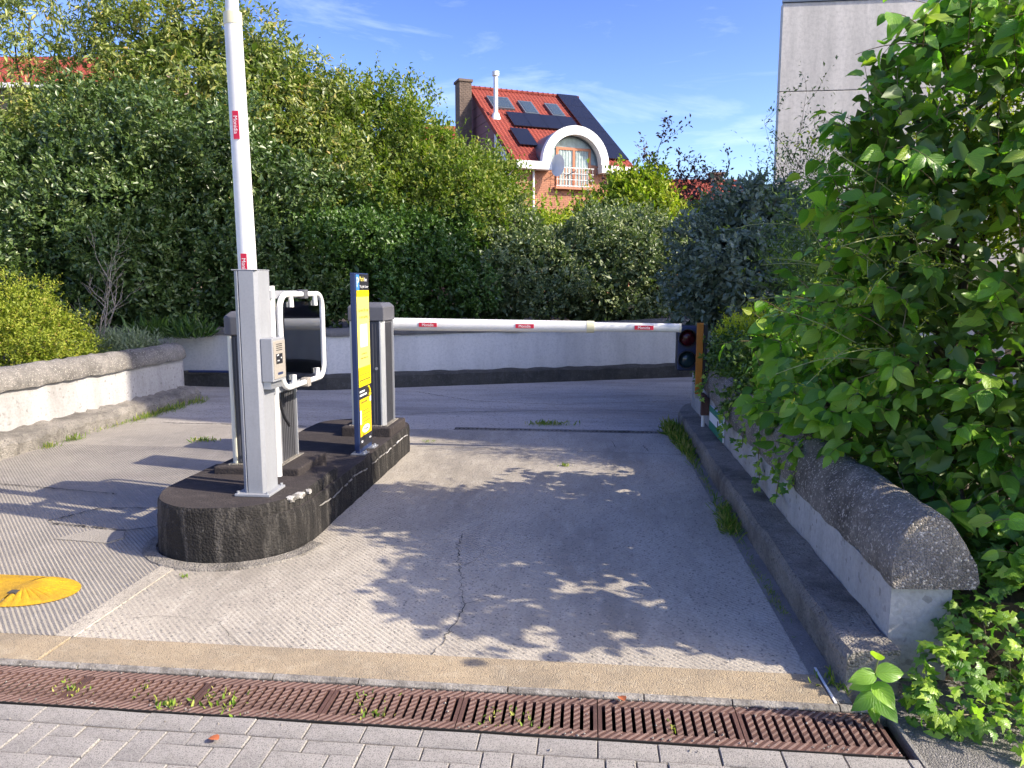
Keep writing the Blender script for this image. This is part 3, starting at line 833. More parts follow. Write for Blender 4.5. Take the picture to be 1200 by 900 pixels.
# footing ring around the near end and chipped render along the right side
vs, fs = sweep([(x, y, 0) for x, y in capsule(-2.70, -1.68, 3.86, 7.3, 0.46, 0.36)[:15]] , [(-0.03, -0.02, 0), (-0.03, 0.02, 0), (0.045, 0.012, 0), (0.06, -0.02, 0)], 0.012, 9)
MB().add(vs, fs).build('footing', M['kerb'], isl)
for c in range(16):
    y = 4.18 + abs(random.gauss(0, 0.12)); z = random.choice([random.uniform(0.10, 0.33), 0.325, 0.315])
    cxx, cyy, rx_, ry_ = -2.2, 4.345, 0.456, 0.44
    x = -1.738 if y > 4.345 else cxx + rx_ * math.sqrt(max(0, 1 - ((y - cyy) / ry_) ** 2))
    n = 9; w = random.uniform(0.006, 0.045); hh = random.uniform(0.006, 0.03)
    poly = [(y + w * math.cos(2 * math.pi * i / n) * random.uniform(0.5, 1.1), min(0.338, z + hh * math.sin(2 * math.pi * i / n) * random.uniform(0.5, 1.1))) for i in range(n)]
    b = MB(); b.add([(x - 0.03, p, q) for p, q in poly] + [(x + 0.004, p, q) for p, q in poly], [tuple(range(n, 2 * n))] + [(i, (i + 1) % n, n + (i + 1) % n, n + i) for i in range(n)])
    b.build('chipped_render', random.choice([M['plaster_chip'], M['kerb_light'], M['kerb']]), isl)
yb_ = 4.5
while yb_ < 6.9:
    m = random.randint(3, 8)
    pts = [(-1.716, yb_ + 0.03 * i, 0.185 + 0.03 * noise.noise(Vector(((yb_ + 0.03 * i) * 2.2, 0, 0))) + 0.012 * noise.noise(Vector(((yb_ + 0.03 * i) * 11, 3, 0)))) for i in range(m)]
    MB().tube(pts, [random.uniform(0.003, 0.008) for _ in pts], 5).build('broken_edge', random.choice([M['plaster_chip'], M['kerb_light'], M['kerb_light']]), isl)
    yb_ += 0.03 * m + random.choice([0.01, 0.04, 0.12])

# ================================================================== barriers
def cabinet(root, x0, x1, y0, y1, z0, z1):
    zc = z1 - 0.16
    MB().box(x0 + 0.012, x1 - 0.012, y0 + 0.012, y1 - 0.012, z0, zc).build('cabinet_body', M['charcoal'], root, bevel=0.012)
    # fluted front: fine upright grooves as thin ribs
    b = MB()
    x = x0 + 0.06
    while x < x1 - 0.06:
        b.box(x, x + 0.008, y0 + 0.007, y0 + 0.014, z0 + 0.02, zc - 0.02); x += 0.03
    tag(b.build('front_ribs', M['charcoal'], root), kind='stuff')
    b = MB()
    y = y0 + 0.06
    while y < y1 - 0.06:
        b.box(x1 - 0.014, x1 - 0.006, y, y + 0.008, z0 + 0.02, zc - 0.02); y += 0.03
    tag(b.build('side_ribs', M['charcoal'], root), kind='stuff')
    MB().prism([(x0, y0 + 0.03), (x0 + 0.03, y0), (x0 + 0.042, y0), (x0 + 0.042, y0 + 0.015), (x0 + 0.012, y0 + 0.045), (x0, y0 + 0.045)], z0, zc - 0.002).build('corner_trim', M['cream'], root)
    MB().prism([(x1 - 0.042, y0), (x1 - 0.03, y0), (x1, y0 + 0.03), (x1, y0 + 0.045), (x1 - 0.012, y0 + 0.045), (x1 - 0.042, y0 + 0.015)], z0, zc - 0.002).build('corner_trim', M['alu'], root)
    MB().prism([(x1 - 0.012, y1 - 0.045), (x1, y1 - 0.045), (x1, y1 - 0.03), (x1 - 0.03, y1), (x1 - 0.042, y1)], z0, zc - 0.002).build('corner_trim', M['alu'], root)
    e = 0.004
    b = MB()
    b.add([(x0 - e, y0 - e, zc), (x1 + e, y0 - e, zc), (x1 + e, y1 + e, zc), (x0 - e, y1 + e, zc),
           (x0 - e, y0 - e, z1 - 0.035), (x1 + e, y0 - e, z1 - 0.035), (x1 + e, y1 + e, z1 - 0.035), (x0 - e, y1 + e, z1 - 0.035),
           (x0 + 0.03, y0 + 0.03, z1), (x1 - 0.03, y0 + 0.03, z1), (x1 - 0.03, y1 - 0.03, z1), (x0 + 0.03, y1 - 0.03, z1)],
          [(3, 2, 1, 0), (0, 1, 5, 4), (1, 2, 6, 5), (2, 3, 7, 6), (3, 0, 4, 7), (4, 5, 9, 8), (5, 6, 10, 9), (6, 7, 11, 10), (7, 4, 8, 11), (8, 9, 10, 11)])
    b.build('cabinet_head', M['cab_head'], root, bevel=0.008)
    MB().box(x0 - 0.02, x1 + 0.02, y0 - 0.02, y1 + 0.02, z0 - 0.012, z0 + 0.006).build('base_plate', M['kerb'], root, bevel=0.004)
    lk_ = MB().tube([(x1 - 0.075, y0 - 0.002, z0 + 0.52), (x1 - 0.075, y0 + 0.02, z0 + 0.52)], 0.013, 12).build('lock', M['steel'], root)

def boom(root, origin, axis, segs, stick, up, text_dir):
    """oval boom from origin along axis; segs: [(start, end, halfheight0, halfheight1)]"""
    ax = Vector(axis); upv = Vector(up); sd_ = ax.cross(upv)
    def ring(d, hh):
        c = Vector(origin) + ax * d
        return [c + upv * (hh * math.cos(2 * math.pi * k / 20)) + sd_ * (hh * 0.72 * math.sin(2 * math.pi * k / 20)) for k in range(20)]
    def tubeseg(name, d0, d1, h0, h1, mat):
        b = MB(); a, c = ring(d0, h0), ring(d1, h1)
        b.add(a + c, [(k, (k + 1) % 20, 20 + (k + 1) % 20, 20 + k) for k in range(20)] + [tuple(range(20)), tuple(range(39, 19, -1))])
        return b.build(name, mat, root, smooth=True, angle=40)
    for i, (a, b_, h0, h1) in enumerate(segs):
        tubeseg('boom_arm', a, b_, h0, h1, M['white_paint'])
        if i < len(segs) - 1:
            tubeseg('boom_band', b_ - 0.05, b_ + 0.02, h1 + 0.004, h1 + 0.003, M['boom_band'])
    tubeseg('boom_end_cap', segs[-1][1] - 0.012, segs[-1][1] + 0.006, segs[-1][3] + 0.003, segs[-1][3] + 0.003, M['cream'])
    face = Vector((0, -1, 0))
    for d, hh in stick:
        c = Vector(origin) + ax * d + face * (hh * 0.72 + 0.0035)
        L, H = 0.085, 0.019
        b = MB()
        b.add([c + ax * sx * L + upv * sy * H + face * oy for oy in (-0.010, 0.0) for sx, sy in ((-1, -1), (1, -1), (1, 1), (-1, 1))],
              [(0, 1, 2, 3), (4, 5, 6, 7), (0, 1, 5, 4), (1, 2, 6, 5), (2, 3, 7, 6), (3, 0, 4, 7)])
        s = b.build('sticker', M['red'], root)
        t = text('sticker_lettering', 'Monidia', c + face * 0.002, text_dir[0], text_dir[1], (0.108, 0.026), M['print_white'], s)

b1 = empty('raised_barrier', (-2.25, 4.92, 0.385), 'parking barrier behind the grey post with its white boom raised upright', 'barrier', group='parking barriers')
cabinet(b1, -2.43, -2.08, 4.76, 5.12, 0.385, 1.43)
MB().tube([(-2.2, 4.60, 1.22), (-2.2, 4.765, 1.22)], 0.07, 20).build('hub', M['cab_head'], b1, smooth=True)
boom(b1, (-2.195, 4.665, 1.02), (-0.014, 0, 1), [(0, 2.24, 0.063, 0.055), (2.24, 3.6, 0.042, 0.037)], [(0.70, 0.061), (1.58, 0.058)], (1, 0, 0), ((0, 0, -1), (1, 0, 0)))

b2 = empty('lowered_barrier', (-1.93, 6.62, 0.345), 'parking barrier with white boom lowered level across the right lane', 'barrier', group='parking barriers')
cabinet(b2, -2.13, -1.81, 6.44, 6.80, 0.345, 1.45)
MB().tube([(-1.95, 6.79, 1.22), (-1.95, 6.93, 1.22)], 0.07, 20).build('hub', M['cab_head'], b2, smooth=True)
boom(b2, (-2.1, 6.89, 1.243), (1, 0, -0.008), [(0, 2.13, 0.061, 0.052), (2.13, 2.93, 0.042, 0.039)], [(0.60, 0.059), (1.51, 0.055), (2.60, 0.041)], (0, 0, 1), ((1, 0, 0), (0, 0, 1)))

# ------------------------------------------------------------------ grey post, intercom, screen
gp = empty('grey_post', (-2.0, 4.29, 0.335), 'pale grey metal post with intercom box at the front of the island', 'post')
px0, px1, py0, py1, pz0, pz1 = -2.085, -1.935, 4.20, 4.38, 0.35, 1.69
MB().prism([(px0, py0 + 0.03), (px0 + 0.028, py0), (px0 + 0.034, py0), (px0 + 0.034, py1), (px0, py1)], pz0, pz1).build('column_edge', M['grey_paint'], gp, bevel=0.003)
MB().prism([(px0 + 0.039, py0), (px1 - 0.018, py0), (px1, py0 + 0.022), (px1, py1), (px0 + 0.039, py1)], pz0, pz1).build('column', M['grey_paint'], gp, bevel=0.003)
MB().box(px0 + 0.03, px0 + 0.043, py0 + 0.012, py1 - 0.003, pz0, pz1 - 0.004).build('seam', M['black'], gp)
MB().box(px0 - 0.002, px1 + 0.002, py0 - 0.002, py1 + 0.002, pz1, pz1 + 0.006).build('post_cap', M['grey_paint'], gp, bevel=0.002)
MB().box(px0 - 0.035, px1 + 0.035, py0 - 0.03, py1 + 0.03, 0.336, 0.352).build('base_plate', M['grey_paint'], gp, bevel=0.003)
for bx, by in ((px0 - 0.018, py0 - 0.012), (px1 + 0.018, py0 - 0.012), (px1 + 0.018, py1 + 0.012)):
    MB().tube([(bx, by, 0.352), (bx, by, 0.366)], 0.009, 6).build('bolt', M['steel'], gp)
ic = MB().box(px1 + 0.001, px1 + 0.072, 4.215, 4.40, 1.03, 1.29).build('intercom_box', M['grey_paint'], gp, bevel=0.004)
icx = px1 + 0.0725
MB().box(icx - 0.004, icx + 0.004, 4.228, 4.392, 1.045, 1.275).build('intercom_plate', M['beige'], ic, bevel=0.002)
MB().box(icx + 0.004, icx + 0.0065, 4.255, 4.345, 1.135, 1.195).build('intercom_display', M['black'], ic)
for k in range(4):
    MB().box(icx + 0.004, icx + 0.0055, 4.262, 4.345, 1.215 + 0.012 * k, 1.219 + 0.012 * k).build('speaker_slot', M['black'], ic)
for (yy, zz) in ((4.27, 1.15), (4.285, 1.15), (4.32, 1.165), (4.265, 1.182), (4.28, 1.184)):
    MB().box(icx + 0.0065, icx + 0.0078, yy, yy + 0.008, zz, zz + 0.008).build('display_mark', M['print_white'], ic)
MB().box(icx + 0.004, icx + 0.0052, 4.275, 4.345, 1.068, 1.082).build('intercom_mark', M['navy'], ic)
MB().box(px1 + 0.001, px1 + 0.05, 4.23, 4.38, 0.985, 1.029).build('intercom_bracket', M['steel'], ic)

sf = empty('screen_frame', (-1.91, 4.43, 0.95), 'white tubular frame holding a dark clear screen beside the grey post', 'frame')
def rr(x, y0, y1, z0, z1, r, n=7):
    p = []
    for cy, cz, a0 in ((y1 - r, z1 - r, 0), (y0 + r, z1 - r, 90), (y0 + r, z0 + r, 180), (y1 - r, z0 + r, 270)):
        for i in range(n + 1):
            a = R(a0 + 90 * i / n)
            p.append((x, cy + r * math.cos(a), cz + r * math.sin(a)))
    return p
pts = rr(-1.905, 4.44, 5.18, 0.955, 1.545, 0.10)
b = MB()
vsr, fsr = [], []
npt = len(pts)
for i in range(npt):
    p0, p1, p2 = Vector(pts[i - 1]), Vector(pts[i]), Vector(pts[(i + 1) % npt])
    t = (p2 - p0).normalized(); a = Vector((1, 0, 0)); c = t.cross(a).normalized()
    for k in range(10):
        w = 2 * math.pi * k / 10
        vsr.append(p1 + (a * math.cos(w) + c * math.sin(w)) * 0.0185)
for i in range(npt):
    for k in range(10):
        j = (i + 1) % npt
        fsr.append((i * 10 + k, i * 10 + (k + 1) % 10, j * 10 + (k + 1) % 10, j * 10 + k))
b.add(vsr, fsr).build('frame_tube', M['white_paint'], sf, smooth=True, angle=180)
MB().box(-1.909, -1.901, 4.50, 5.12, 1.0, 1.50).build('clear_screen', M['acrylic'], sf)
for yy in (4.60, 5.02):
    MB().tube([(-1.897, yy, 1.53), (-1.893, yy, 1.465)], 0.016, 10).build('clip', M['white_paint'], sf, smooth=True)
    MB().tube([(-1.897, yy, 0.965), (-1.893, yy, 1.03)], 0.016, 10).build('clip', M['white_paint'], sf, smooth=True)
MB().box(-1.932, -1.878, 4.80, 4.855, 1.515, 1.575).build('clamp', M['cab_head'], sf, bevel=0.004)
MB().box(-1.932, -1.878, 4.80, 4.855, 0.925, 0.985).build('clamp', M['beige'], sf, bevel=0.004)
MB().box(-1.965, -1.934, 4.385, 4.83, 1.52, 1.57).build('arm', M['grey_paint'], sf, bevel=0.003)
MB().box(-1.965, -1.934, 4.385, 4.83, 0.93, 0.975).build('arm', M['grey_paint'], sf, bevel=0.003)
MB().tube([(-1.95, 4.43, 0.40), (-1.95, 4.43, 1.60)], 0.022, 12).build('upright', M['white_paint'], sf, smooth=True)
hose = [(-1.99, 4.5 + 0.02 * i, 0.98 - 0.03 * i + 0.02 * math.sin(i * 0.7)) for i in range(12)]
MB().tube(hose, 0.01, 8).build('cable', M['black'], sf, smooth=True)

# ------------------------------------------------------------------ yellow sign
sg = empty('parking_sign', (-1.81, 5.81, 0.265), 'tall narrow yellow and black parking sign standing on the island', 'sign')
sx = -1.80
MB().box(sx - 0.045, sx - 0.002, 5.64, 5.99, 0.30, 1.70).build('sign_body', M['navy'], sg, bevel=0.006)
fx = sx - 0.001
def panel(name, y0, y1, z0, z1, mat, lay=0, parent=None):
    return MB().box(fx - 0.003, fx + 0.001 + 0.0012 * lay, y0, y1, z0, z1).build(name, mat, parent or sg)
panel('sign_face', 5.648, 5.982, 0.308, 1.692, M['sign_black'])
yel = panel('yellow_panel', 5.656, 5.974, 0.80, 1.565, M['sign_pale'], 1)
panel('yellow_band', 5.656, 5.974, 1.515, 1.565, M['sign_yellow'], 2)
panel('yellow_band', 5.656, 5.974, 0.80, 0.955, M['sign_yellow'], 2)
panel('blue_square', 5.652, 5.73, 1.567, 1.688, M['blue'], 1)
def stext(body, y, z, w, hh, mat, lay=3):
    text('lettering', body, (fx + 0.001 + 0.0012 * lay, y, z), (0, 1, 0), (0, 0, 1), (w, hh), mat, sg)
stext('P', 5.69, 1.628, 0.045, 0.078, M['print_white'], 2)
stext('Park', 5.80, 1.655, 0.115, 0.036, M['sign_pale'], 2)
stext('Bee', 5.895, 1.651, 0.065, 0.030, M['print_white'], 2)
stext('The Jolie Center', 5.85, 1.592, 0.225, 0.026, M['print_white'], 2)
stext('Scan the QR code', 5.815, 1.405, 0.265, 0.032, M['print_brown'], 2)
stext('to open parking', 5.815, 1.352, 0.235, 0.032, M['print_brown'], 2)
def word_line(y0, y1, z, hh, mat, lay):
    y = y0
    while y < y1 - 0.012:
        w = min(random.uniform(0.014, 0.042), y1 - y)
        panel('text_line', y, y + w, z - hh / 2, z + hh / 2, mat, lay); y += w + 0.007
word_line(5.75, 5.88, 1.06, 0.009, M['print_brown'], 2)
word_line(5.72, 5.91, 1.025, 0.009, M['print_brown'], 2)
word_line(5.685, 5.945, 0.895, 0.007, M['print_brown'], 3)
word_line(5.68, 5.95, 0.85, 0.009, M['print_black'], 3)
word_line(5.70, 5.86, 0.672, 0.014, M['print_brown'], 2)
panel('white_square', 5.725, 5.905, 1.115, 1.295, M['print_white'], 2)
panel('white_line', 5.67, 5.80, 0.755, 0.768, M['print_white'], 2)
panel('white_line', 5.67, 5.85, 0.725, 0.739, M['print_white'], 2)
b = MB()
cpts = [(fx + 0.003, 5.90 + 0.035 * math.sin(i * 0.35) , 0.785 - 0.012 * i) for i in range(8)]
b.tube(cpts, 0.011, 6).build('phone_mark', M['sign_yellow'], sg)
panel('amber_panel', 5.664, 5.965, 0.40, 0.70, M['sign_orange'], 1)
panel('white_strip', 5.664, 5.70, 0.50, 0.612, M['print_white'], 2)
panel('white_strip', 5.93, 5.965, 0.655, 0.70, M['print_white'], 2)
for k, (w) in enumerate((0.16, 0.2, 0.14, 0.19, 0.12)):
    panel('text_line', 5.73, 5.73 + w, 0.598 - 0.03 * k, 0.604 - 0.03 * k, M['print_brown'], 2)
n = 20
b = MB()
poly = [(5.81 + 0.10 * math.cos(2 * math.pi * i / n), 0.45 + 0.032 * math.sin(2 * math.pi * i / n)) for i in range(n)]
b.add([(fx + 0.0036, p, q) for p, q in poly], [tuple(range(n))]).build('white_oval', M['print_white'], sg)
stext('ParkBee', 5.81, 0.45, 0.13, 0.022, M['print_black'], 4)
panel('white_mark', 5.68, 5.72, 0.35, 0.365, M['print_white'], 2)
panel('white_mark', 5.90, 5.94, 0.35, 0.36, M['print_white'], 2)
MB().box(sx - 0.075, sx + 0.045, 5.63, 5.74, 0.262, 0.272).build('foot_plate', M['steel'], sg)
MB().box(sx - 0.075, sx + 0.045, 5.88, 6.0, 0.262, 0.272).build('foot_plate', M['steel'], sg)
MB().box(sx - 0.04, sx - 0.006, 5.65, 5.98, 0.272, 0.302).build('foot', M['navy'], sg)
for yy in (5.66, 5.71, 5.91, 5.97):
    MB().tube([(sx + 0.025, yy, 0.272), (sx + 0.025, yy, 0.288)], 0.010, 6).build('bolt', M['steel'], sg)

# ------------------------------------------------------------------ speed bump
sb = empty('speed_bump', (-3.2, 3.45, 0), 'worn yellow speed bump end with radial grooves on the left lane', 'speed bump')
vs, fs = [], []
NR, NA = 8, 60
def bump_h(t): return 0.034 * max(0.0, 1 - t ** 2.2)
# rounded end: half ellipse around (-2.92, 3.45), then straight body to the left
prof_n = 14
for i in range(NA + 1):
    a = -math.pi / 2 + math.pi * i / NA
    for j in range(NR + 1):
        t = j / NR
        g = 0.006 * (1 if (i % 4 == 0) else 0) * (1 if 0.25 < t < 0.97 else 0)
        vs.append((-2.94 + 0.29 * t * math.cos(a), 3.45 + 0.195 * t * math.sin(a), 0.008 + bump_h(t) - g))
for i in range(NA):
    for j in range(NR):
        fs.append((i * (NR + 1) + j, i * (NR + 1) + j + 1, (i + 1) * (NR + 1) + j + 1, (i + 1) * (NR + 1) + j))
MB().add(vs, fs).build('end_cap', M['yellow_paint'], sb, smooth=True, angle=60)
vs, fs = [], []
xsn = 46
for i in range(xsn + 1):
    x = -2.94 - 2.1 * i / xsn
    for j in range(2 * NR + 1):
        t = (j - NR) / NR
        g = 0.006 * (1 if i % 3 == 1 and 0.2 < abs(t) < 0.95 else 0)
        vs.append((x, 3.45 + 0.195 * t, 0.008 + bump_h(abs(t)) - g))
k = 2 * NR + 1
for i in range(xsn):
    for j in range(k - 1):
        fs.append((i * k + j, i * k + j + 1, (i + 1) * k + j + 1, (i + 1) * k + j))
MB().add(vs, fs).build('body', M['yellow_paint'], sb, smooth=True, angle=60)
for (x, y) in ((-2.93, 3.37), (-3.28, 3.40), (-3.6, 3.40)):
    MB().box(x - 0.022, x + 0.022, y - 0.018, y + 0.018, 0.030, 0.0405).build('bolt_recess', M['crack'], sb)

# ------------------------------------------------------------------ traffic light, orange post, wall sign
tl = empty('traffic_light', (1.075, 8.35, 0.66), 'small black two-lamp traffic light above the right wall at the boom tip', 'traffic light')
MB().box(0.968, 1.182, 8.30, 8.45, 0.67, 1.17).build('housing', M['black'], tl, bevel=0.02)
MB().box(0.975, 1.175, 8.285, 8.30, 0.68, 1.16).build('backing_plate', M['navy'], tl, bevel=0.008)
for z, m_ in ((1.035, 'lens_red'), (0.80, 'lens_blue')):
    n = 28
    vs = []
    for dpt, rr_ in ((8.285, 0.098), (8.20, 0.102), (8.20, 0.094), (8.285, 0.088)):
        vs += [(1.075 + rr_ * math.cos(2 * math.pi * k / n), dpt + (0.05 if (math.sin(2 * math.pi * k / n) < -0.3 and dpt < 8.25) else 0), z + rr_ * math.sin(2 * math.pi * k / n)) for k in range(n)]
    fs = [(q * n + k, q * n + (k + 1) % n, (q + 1) * n + (k + 1) % n, (q + 1) * n + k) for q in range(3) for k in range(n)]
    lp = MB().add(vs, fs).build('lamp_hood', M['black'], tl, smooth=True)
    vs, fs = [(1.075, 8.245, z)], []
    for q in range(1, 6):
        t = q / 5
        vs += [(1.075 + 0.086 * t * math.cos(2 * math.pi * k / n), 8.245 + 0.035 * t * t, z + 0.086 * t * math.sin(2 * math.pi * k / n)) for k in range(n)]
    fs = [(0, 1 + k, 1 + (k + 1) % n) for k in range(n)] + [(1 + q * n + k, 1 + q * n + (k + 1) % n, 1 + (q + 1) * n + (k + 1) % n, 1 + (q + 1) * n + k) for q in range(4) for k in range(n)]
    MB().add(vs, fs).build('lens', M[m_], tl, smooth=True, angle=180)
MB().box(1.18, 1.30, 8.36, 8.42, 0.60, 0.95).build('bracket', M['black'], tl)

op = empty('orange_post', (1.17, 7.9, 0.175), 'orange painted board on a rusty bracket and white pipe beside the traffic light', 'post')
MB().box(1.118, 1.184, 7.86, 7.90, 0.47, 1.22).build('board', M['orange_wood'], op, bevel=0.004)
MB().box(1.192, 1.225, 7.85, 7.91, 0.60, 1.20).build('back_rail', M['black'], op, bevel=0.003)
MB().box(1.112, 1.16, 7.855, 7.905, 0.43, 0.475).build('shoe', M['steel'], op)
MB().box(1.15, 1.228, 7.62, 7.68, 0.29, 0.47).build('rusty_sleeve', M['rust'], op, bevel=0.004)
MB().box(1.17, 1.21, 7.66, 7.88, 0.45, 0.49).build('rusty_arm', M['rust'], op)
MB().tube([(1.175, 7.65, 0.17), (1.175, 7.65, 0.31)], 0.018, 10).build('pipe', M['white_paint'], op, smooth=True)

ws = empty('wall_sign', (1.22, 7.2, 0.3), 'green and white notice board fixed to the right wall below the orange board', 'sign')
MB().box(1.214, 1.230, 6.75, 7.50, 0.19, 0.42).build('board', M['print_white'], ws)
for (y0, y1, z0, z1) in ((6.75, 7.50, 0.36, 0.42), (6.75, 7.50, 0.19, 0.27)):
    MB().box(1.212, 1.2145, y0, y1, z0, z1).build('green_band', M['green'], ws)
MB().box(1.2115, 1.2145, 6.99, 7.03, 0.285, 0.34).build('mark', M['print_black'], ws)

# ================================================================== buildings
cb = empty('concrete_building', (8.5, 20, 0), 'tall pale concrete panel building behind the leafy shrub on the right', 'building')
xs_ = [4.20, 7.6, 11.0, 14.4]
zs_ = [0, 2.2, 5.93, 9.6]
zs_ = [-0.2, 2.2, 5.94, 7.84]
for i in range(3):
    for j in range(3):
        MB().box(xs_[i] + (0.012 if i else 0), xs_[i + 1] - 0.012, 18.0, 18.2, zs_[j] + 0.008, zs_[j + 1] - 0.008).build('panel', M['pale_concrete'], cb, bevel=0.01)
MB().prism([(4.215, 18.05), (14.39, 18.05), (14.39, 30), (8.0, 30)], -0.2, 7.83).build('core', M['joint_dark'], cb)
MB().prism([(4.17, 17.97), (14.42, 17.97), (14.42, 30), (8.0, 30)], 7.842, 7.885).build('roof_edge', M['zinc'], cb)

nb_ = empty('stepped_building', (14, 9, 0), 'stepped concrete building beyond the right of the view that shades the far driveway', 'building')
for (y0, y1, zt) in ((4.95, 7.9, 15.2), (7.91, 10.4, 11.6), (10.41, 13.4, 7.6)):
    MB().box(9.3, 17, y0, y1, -0.2, zt).build('block', M['pale_concrete'], nb_)
    z = 1.0
    while z < zt - 2:
        w = MB().box(9.27, 9.31, y0 + 0.6, y1 - 0.6, z, z + 1.4).build('window', M['glass_dark'], nb_)
        MB().box(9.24, 9.30, y0 + 0.5, y1 - 0.5, z - 0.12, z - 0.003).build('sill', M['house_white'], w)
        z += 2.9

# ---- house with red roof
H = empty('red_roof_house', (-3.48, 34.83, 7.21), 'brick house with red tiled roof, solar panels and white arched dormer', 'house', R(26.9))
HW, HD, HR = 6.25, 6.5, 4.75
SL = math.atan2(HR, HD)
def hb(name, mb, mat, parent=H, **k):
    return mb.build(name, mat, parent, local=True, **k)
hb('wall', MB().box(0.08, HW - 0.08, 0.12, 0.4, -7.3, -0.06).box(HW - 0.35, HW - 0.08, 0.4, 12.9, -7.3, 0), M['brick'])
# bricks of the facade that can be told apart: courses as thin ribs
b = MB()
z = -2.2
while z < -0.28:
    x = 0.09 + (0.11 if int(round(z / 0.085)) % 2 else 0)
    while x < HW - 0.3:
        if not (1.95 < x < 3.95 and z > -1.1):
            b.box(x, min(x + 0.205, HW - 0.09), 0.108, 0.121, z, z + 0.07)
        x += 0.22
    z += 0.085
tag(hb('facade_bricks', b, M['brick']), kind='stuff')
# gable wall: mauve cladding above, white below
hb('gable_wall', MB().add([(0.05, 0.13, -7.3), (0.05, 12.9, -7.3), (0.05, 12.9, 0), (0.05, 6.5, 4.70), (0.05, 0.13, 0.05), (0.3, 0.13, -7.3), (0.3, 12.9, -7.3), (0.3, 12.9, 0), (0.3, 6.5, 4.70), (0.3, 0.13, 0.05)],
   [(0, 1, 2, 3, 4), (5, 6, 7, 8, 9), (0, 1, 6, 5), (1, 2, 7, 6), (2, 3, 8, 7), (3, 4, 9, 8), (4, 0, 5, 9)]), M['mauve'])
hb('white_gable_panel', MB().prism([(0.0, 0.1), (0.048, 0.1), (0.048, 2.75), (0.0, 2.75)], -7.3, -0.02).add([(0.0, 0.1, -0.02), (0.0, 2.75, -0.02), (0.0, 2.75, 1.93), (0.048, 0.1, -0.02), (0.048, 2.75, -0.02), (0.048, 2.75, 1.93)], [(0, 1, 2), (3, 4, 5), (1, 2, 5, 4), (0, 2, 5, 3)]), M['house_white'])
b = MB()
for k in range(9):
    zz = 0.1 + 0.5 * k
    ya, yb = max(2.8, zz / HR * HD + 0.15), 6.4
    if ya < yb: b.box(0.035, 0.052, ya, yb, zz, zz + 0.02)
hb('cladding_joints', b, M['chimney_brick'])
# roof slope: pantile relief
nx, ny = 30 * 6, 22
vs, fs = [], []
rows = []
for j in range(ny):
    for e in (0, 1):
        t = (j + e) / ny
        for i in range(nx + 1):
            x = -0.06 + (HW + 0.12) * i / nx
            wv = 0.028 * math.cos(2 * math.pi * i / 6)
            up = wv + (0.035 if e == 0 else 0.0)
            y = -0.28 + (HD + 0.28) * t
            z = (y) / HD * HR + up
            vs.append((x, y, z + 0.04))
k = nx + 1
for q in range(2 * ny - 1):
    for i in range(nx):
        if abs(vs[q * k + i][0] - 2.98) < 1.5 and vs[q * k + i][1] < 0.75: continue
        fs.append((q * k + i, q * k + i + 1, (q + 1) * k + i + 1, (q + 1) * k + i))
roof = hb('roof', MB().add(vs, fs), M['tile'], smooth=True, angle=60)
hb('roof_deck', MB().add([(-0.02, 0.3, 0.10), (HW, 0.3, 0.10), (HW, HD, HR - 0.06), (-0.02, HD, HR - 0.06), (-0.02, 13.1, -0.1), (HW, 13.1, -0.1),
                          (-0.02, 0.3, 0.0), (HW, 0.3, 0.0), (HW, HD, HR - 0.2), (-0.02, HD, HR - 0.2), (-0.02, 13.1, -0.3), (HW, 13.1, -0.3)],
                         [(0, 1, 2, 3), (3, 2, 5, 4), (6, 7, 8, 9), (9, 8, 11, 10), (0, 3, 9, 6), (3, 4, 10, 9), (1, 2, 8, 7), (2, 5, 11, 8)]), M['tile'], roof)
b = MB()
for i in range(21):
    x = -0.08 + i * (HW + 0.16) / 21
    b.tube([(x, HD, HR + 0.05), (x + 0.26, HD, HR + 0.05), (x + 0.31, HD, HR + 0.06)], [0.11, 0.115, 0.14], 10)
tag(hb('ridge_tiles', b, M['tile'], roof, smooth=True), kind='stuff')
b = MB()
b.add([(-0.12, -0.3, -0.22), (-0.05, -0.3, -0.22), (-0.05, HD, HR - 0.02), (-0.12, HD, HR - 0.02), (-0.12, -0.3, -0.02), (-0.05, -0.3, -0.02), (-0.05, HD, HR + 0.17), (-0.12, HD, HR + 0.17)],
      [(0, 1, 2, 3), (4, 5, 6, 7), (0, 3, 7, 4), (1, 2, 6, 5), (0, 1, 5, 4), (2, 3, 7, 6)])
hb('verge', b, M['tile'], roof)
def on_roof(x, y, up):
    n = Vector((0, -math.sin(SL), math.cos(SL)))
    return Vector((x, y, y / HD * HR + 0.04)) + n * up
def roof_box(name, x0, x1, y0, y1, u0, u1, mat, parent):
    p = [on_roof(x, y, u) for u in (u0, u1) for x, y in ((x0, y0), (x1, y0), (x1, y1), (x0, y1))]
    return hb(name, MB().add(p, [(3, 2, 1, 0), (4, 5, 6, 7), (0, 1, 5, 4), (1, 2, 6, 5), (2, 3, 7, 6), (3, 0, 4, 7)]), mat, parent)
for (x0, x1, y0, y1) in ((0.55, 1.75, 4.5, 5.6), (2.22, 3.0, 4.2, 5.4), (3.75, 4.5, 4.2, 5.4)):
    f = roof_box('skylight', x0, x1, y0, y1, 0.02, 0.13, M['zinc'], roof)
    roof_box('pane', x0 + 0.09, x1 - 0.09, y0 + 0.09, y1 - 0.09, 0.125, 0.145, M['glass_dark'], f)
for i in range(4):
    roof_box('solar_panel', 1.08 + 0.925 * i, 1.985 + 0.925 * i, 2.88, 4.12, 0.10, 0.15, M['solar'], roof)
roof_box('solar_panel', 0.72, 1.66, 1.22, 2.62, 0.10, 0.15, M['solar'], roof)
for j in range(5):
    roof_box('solar_panel', 5.0, 6.22, 0.55 + 1.2 * j, 1.735 + 1.2 * j, 0.10, 0.15, M['solar'], roof)
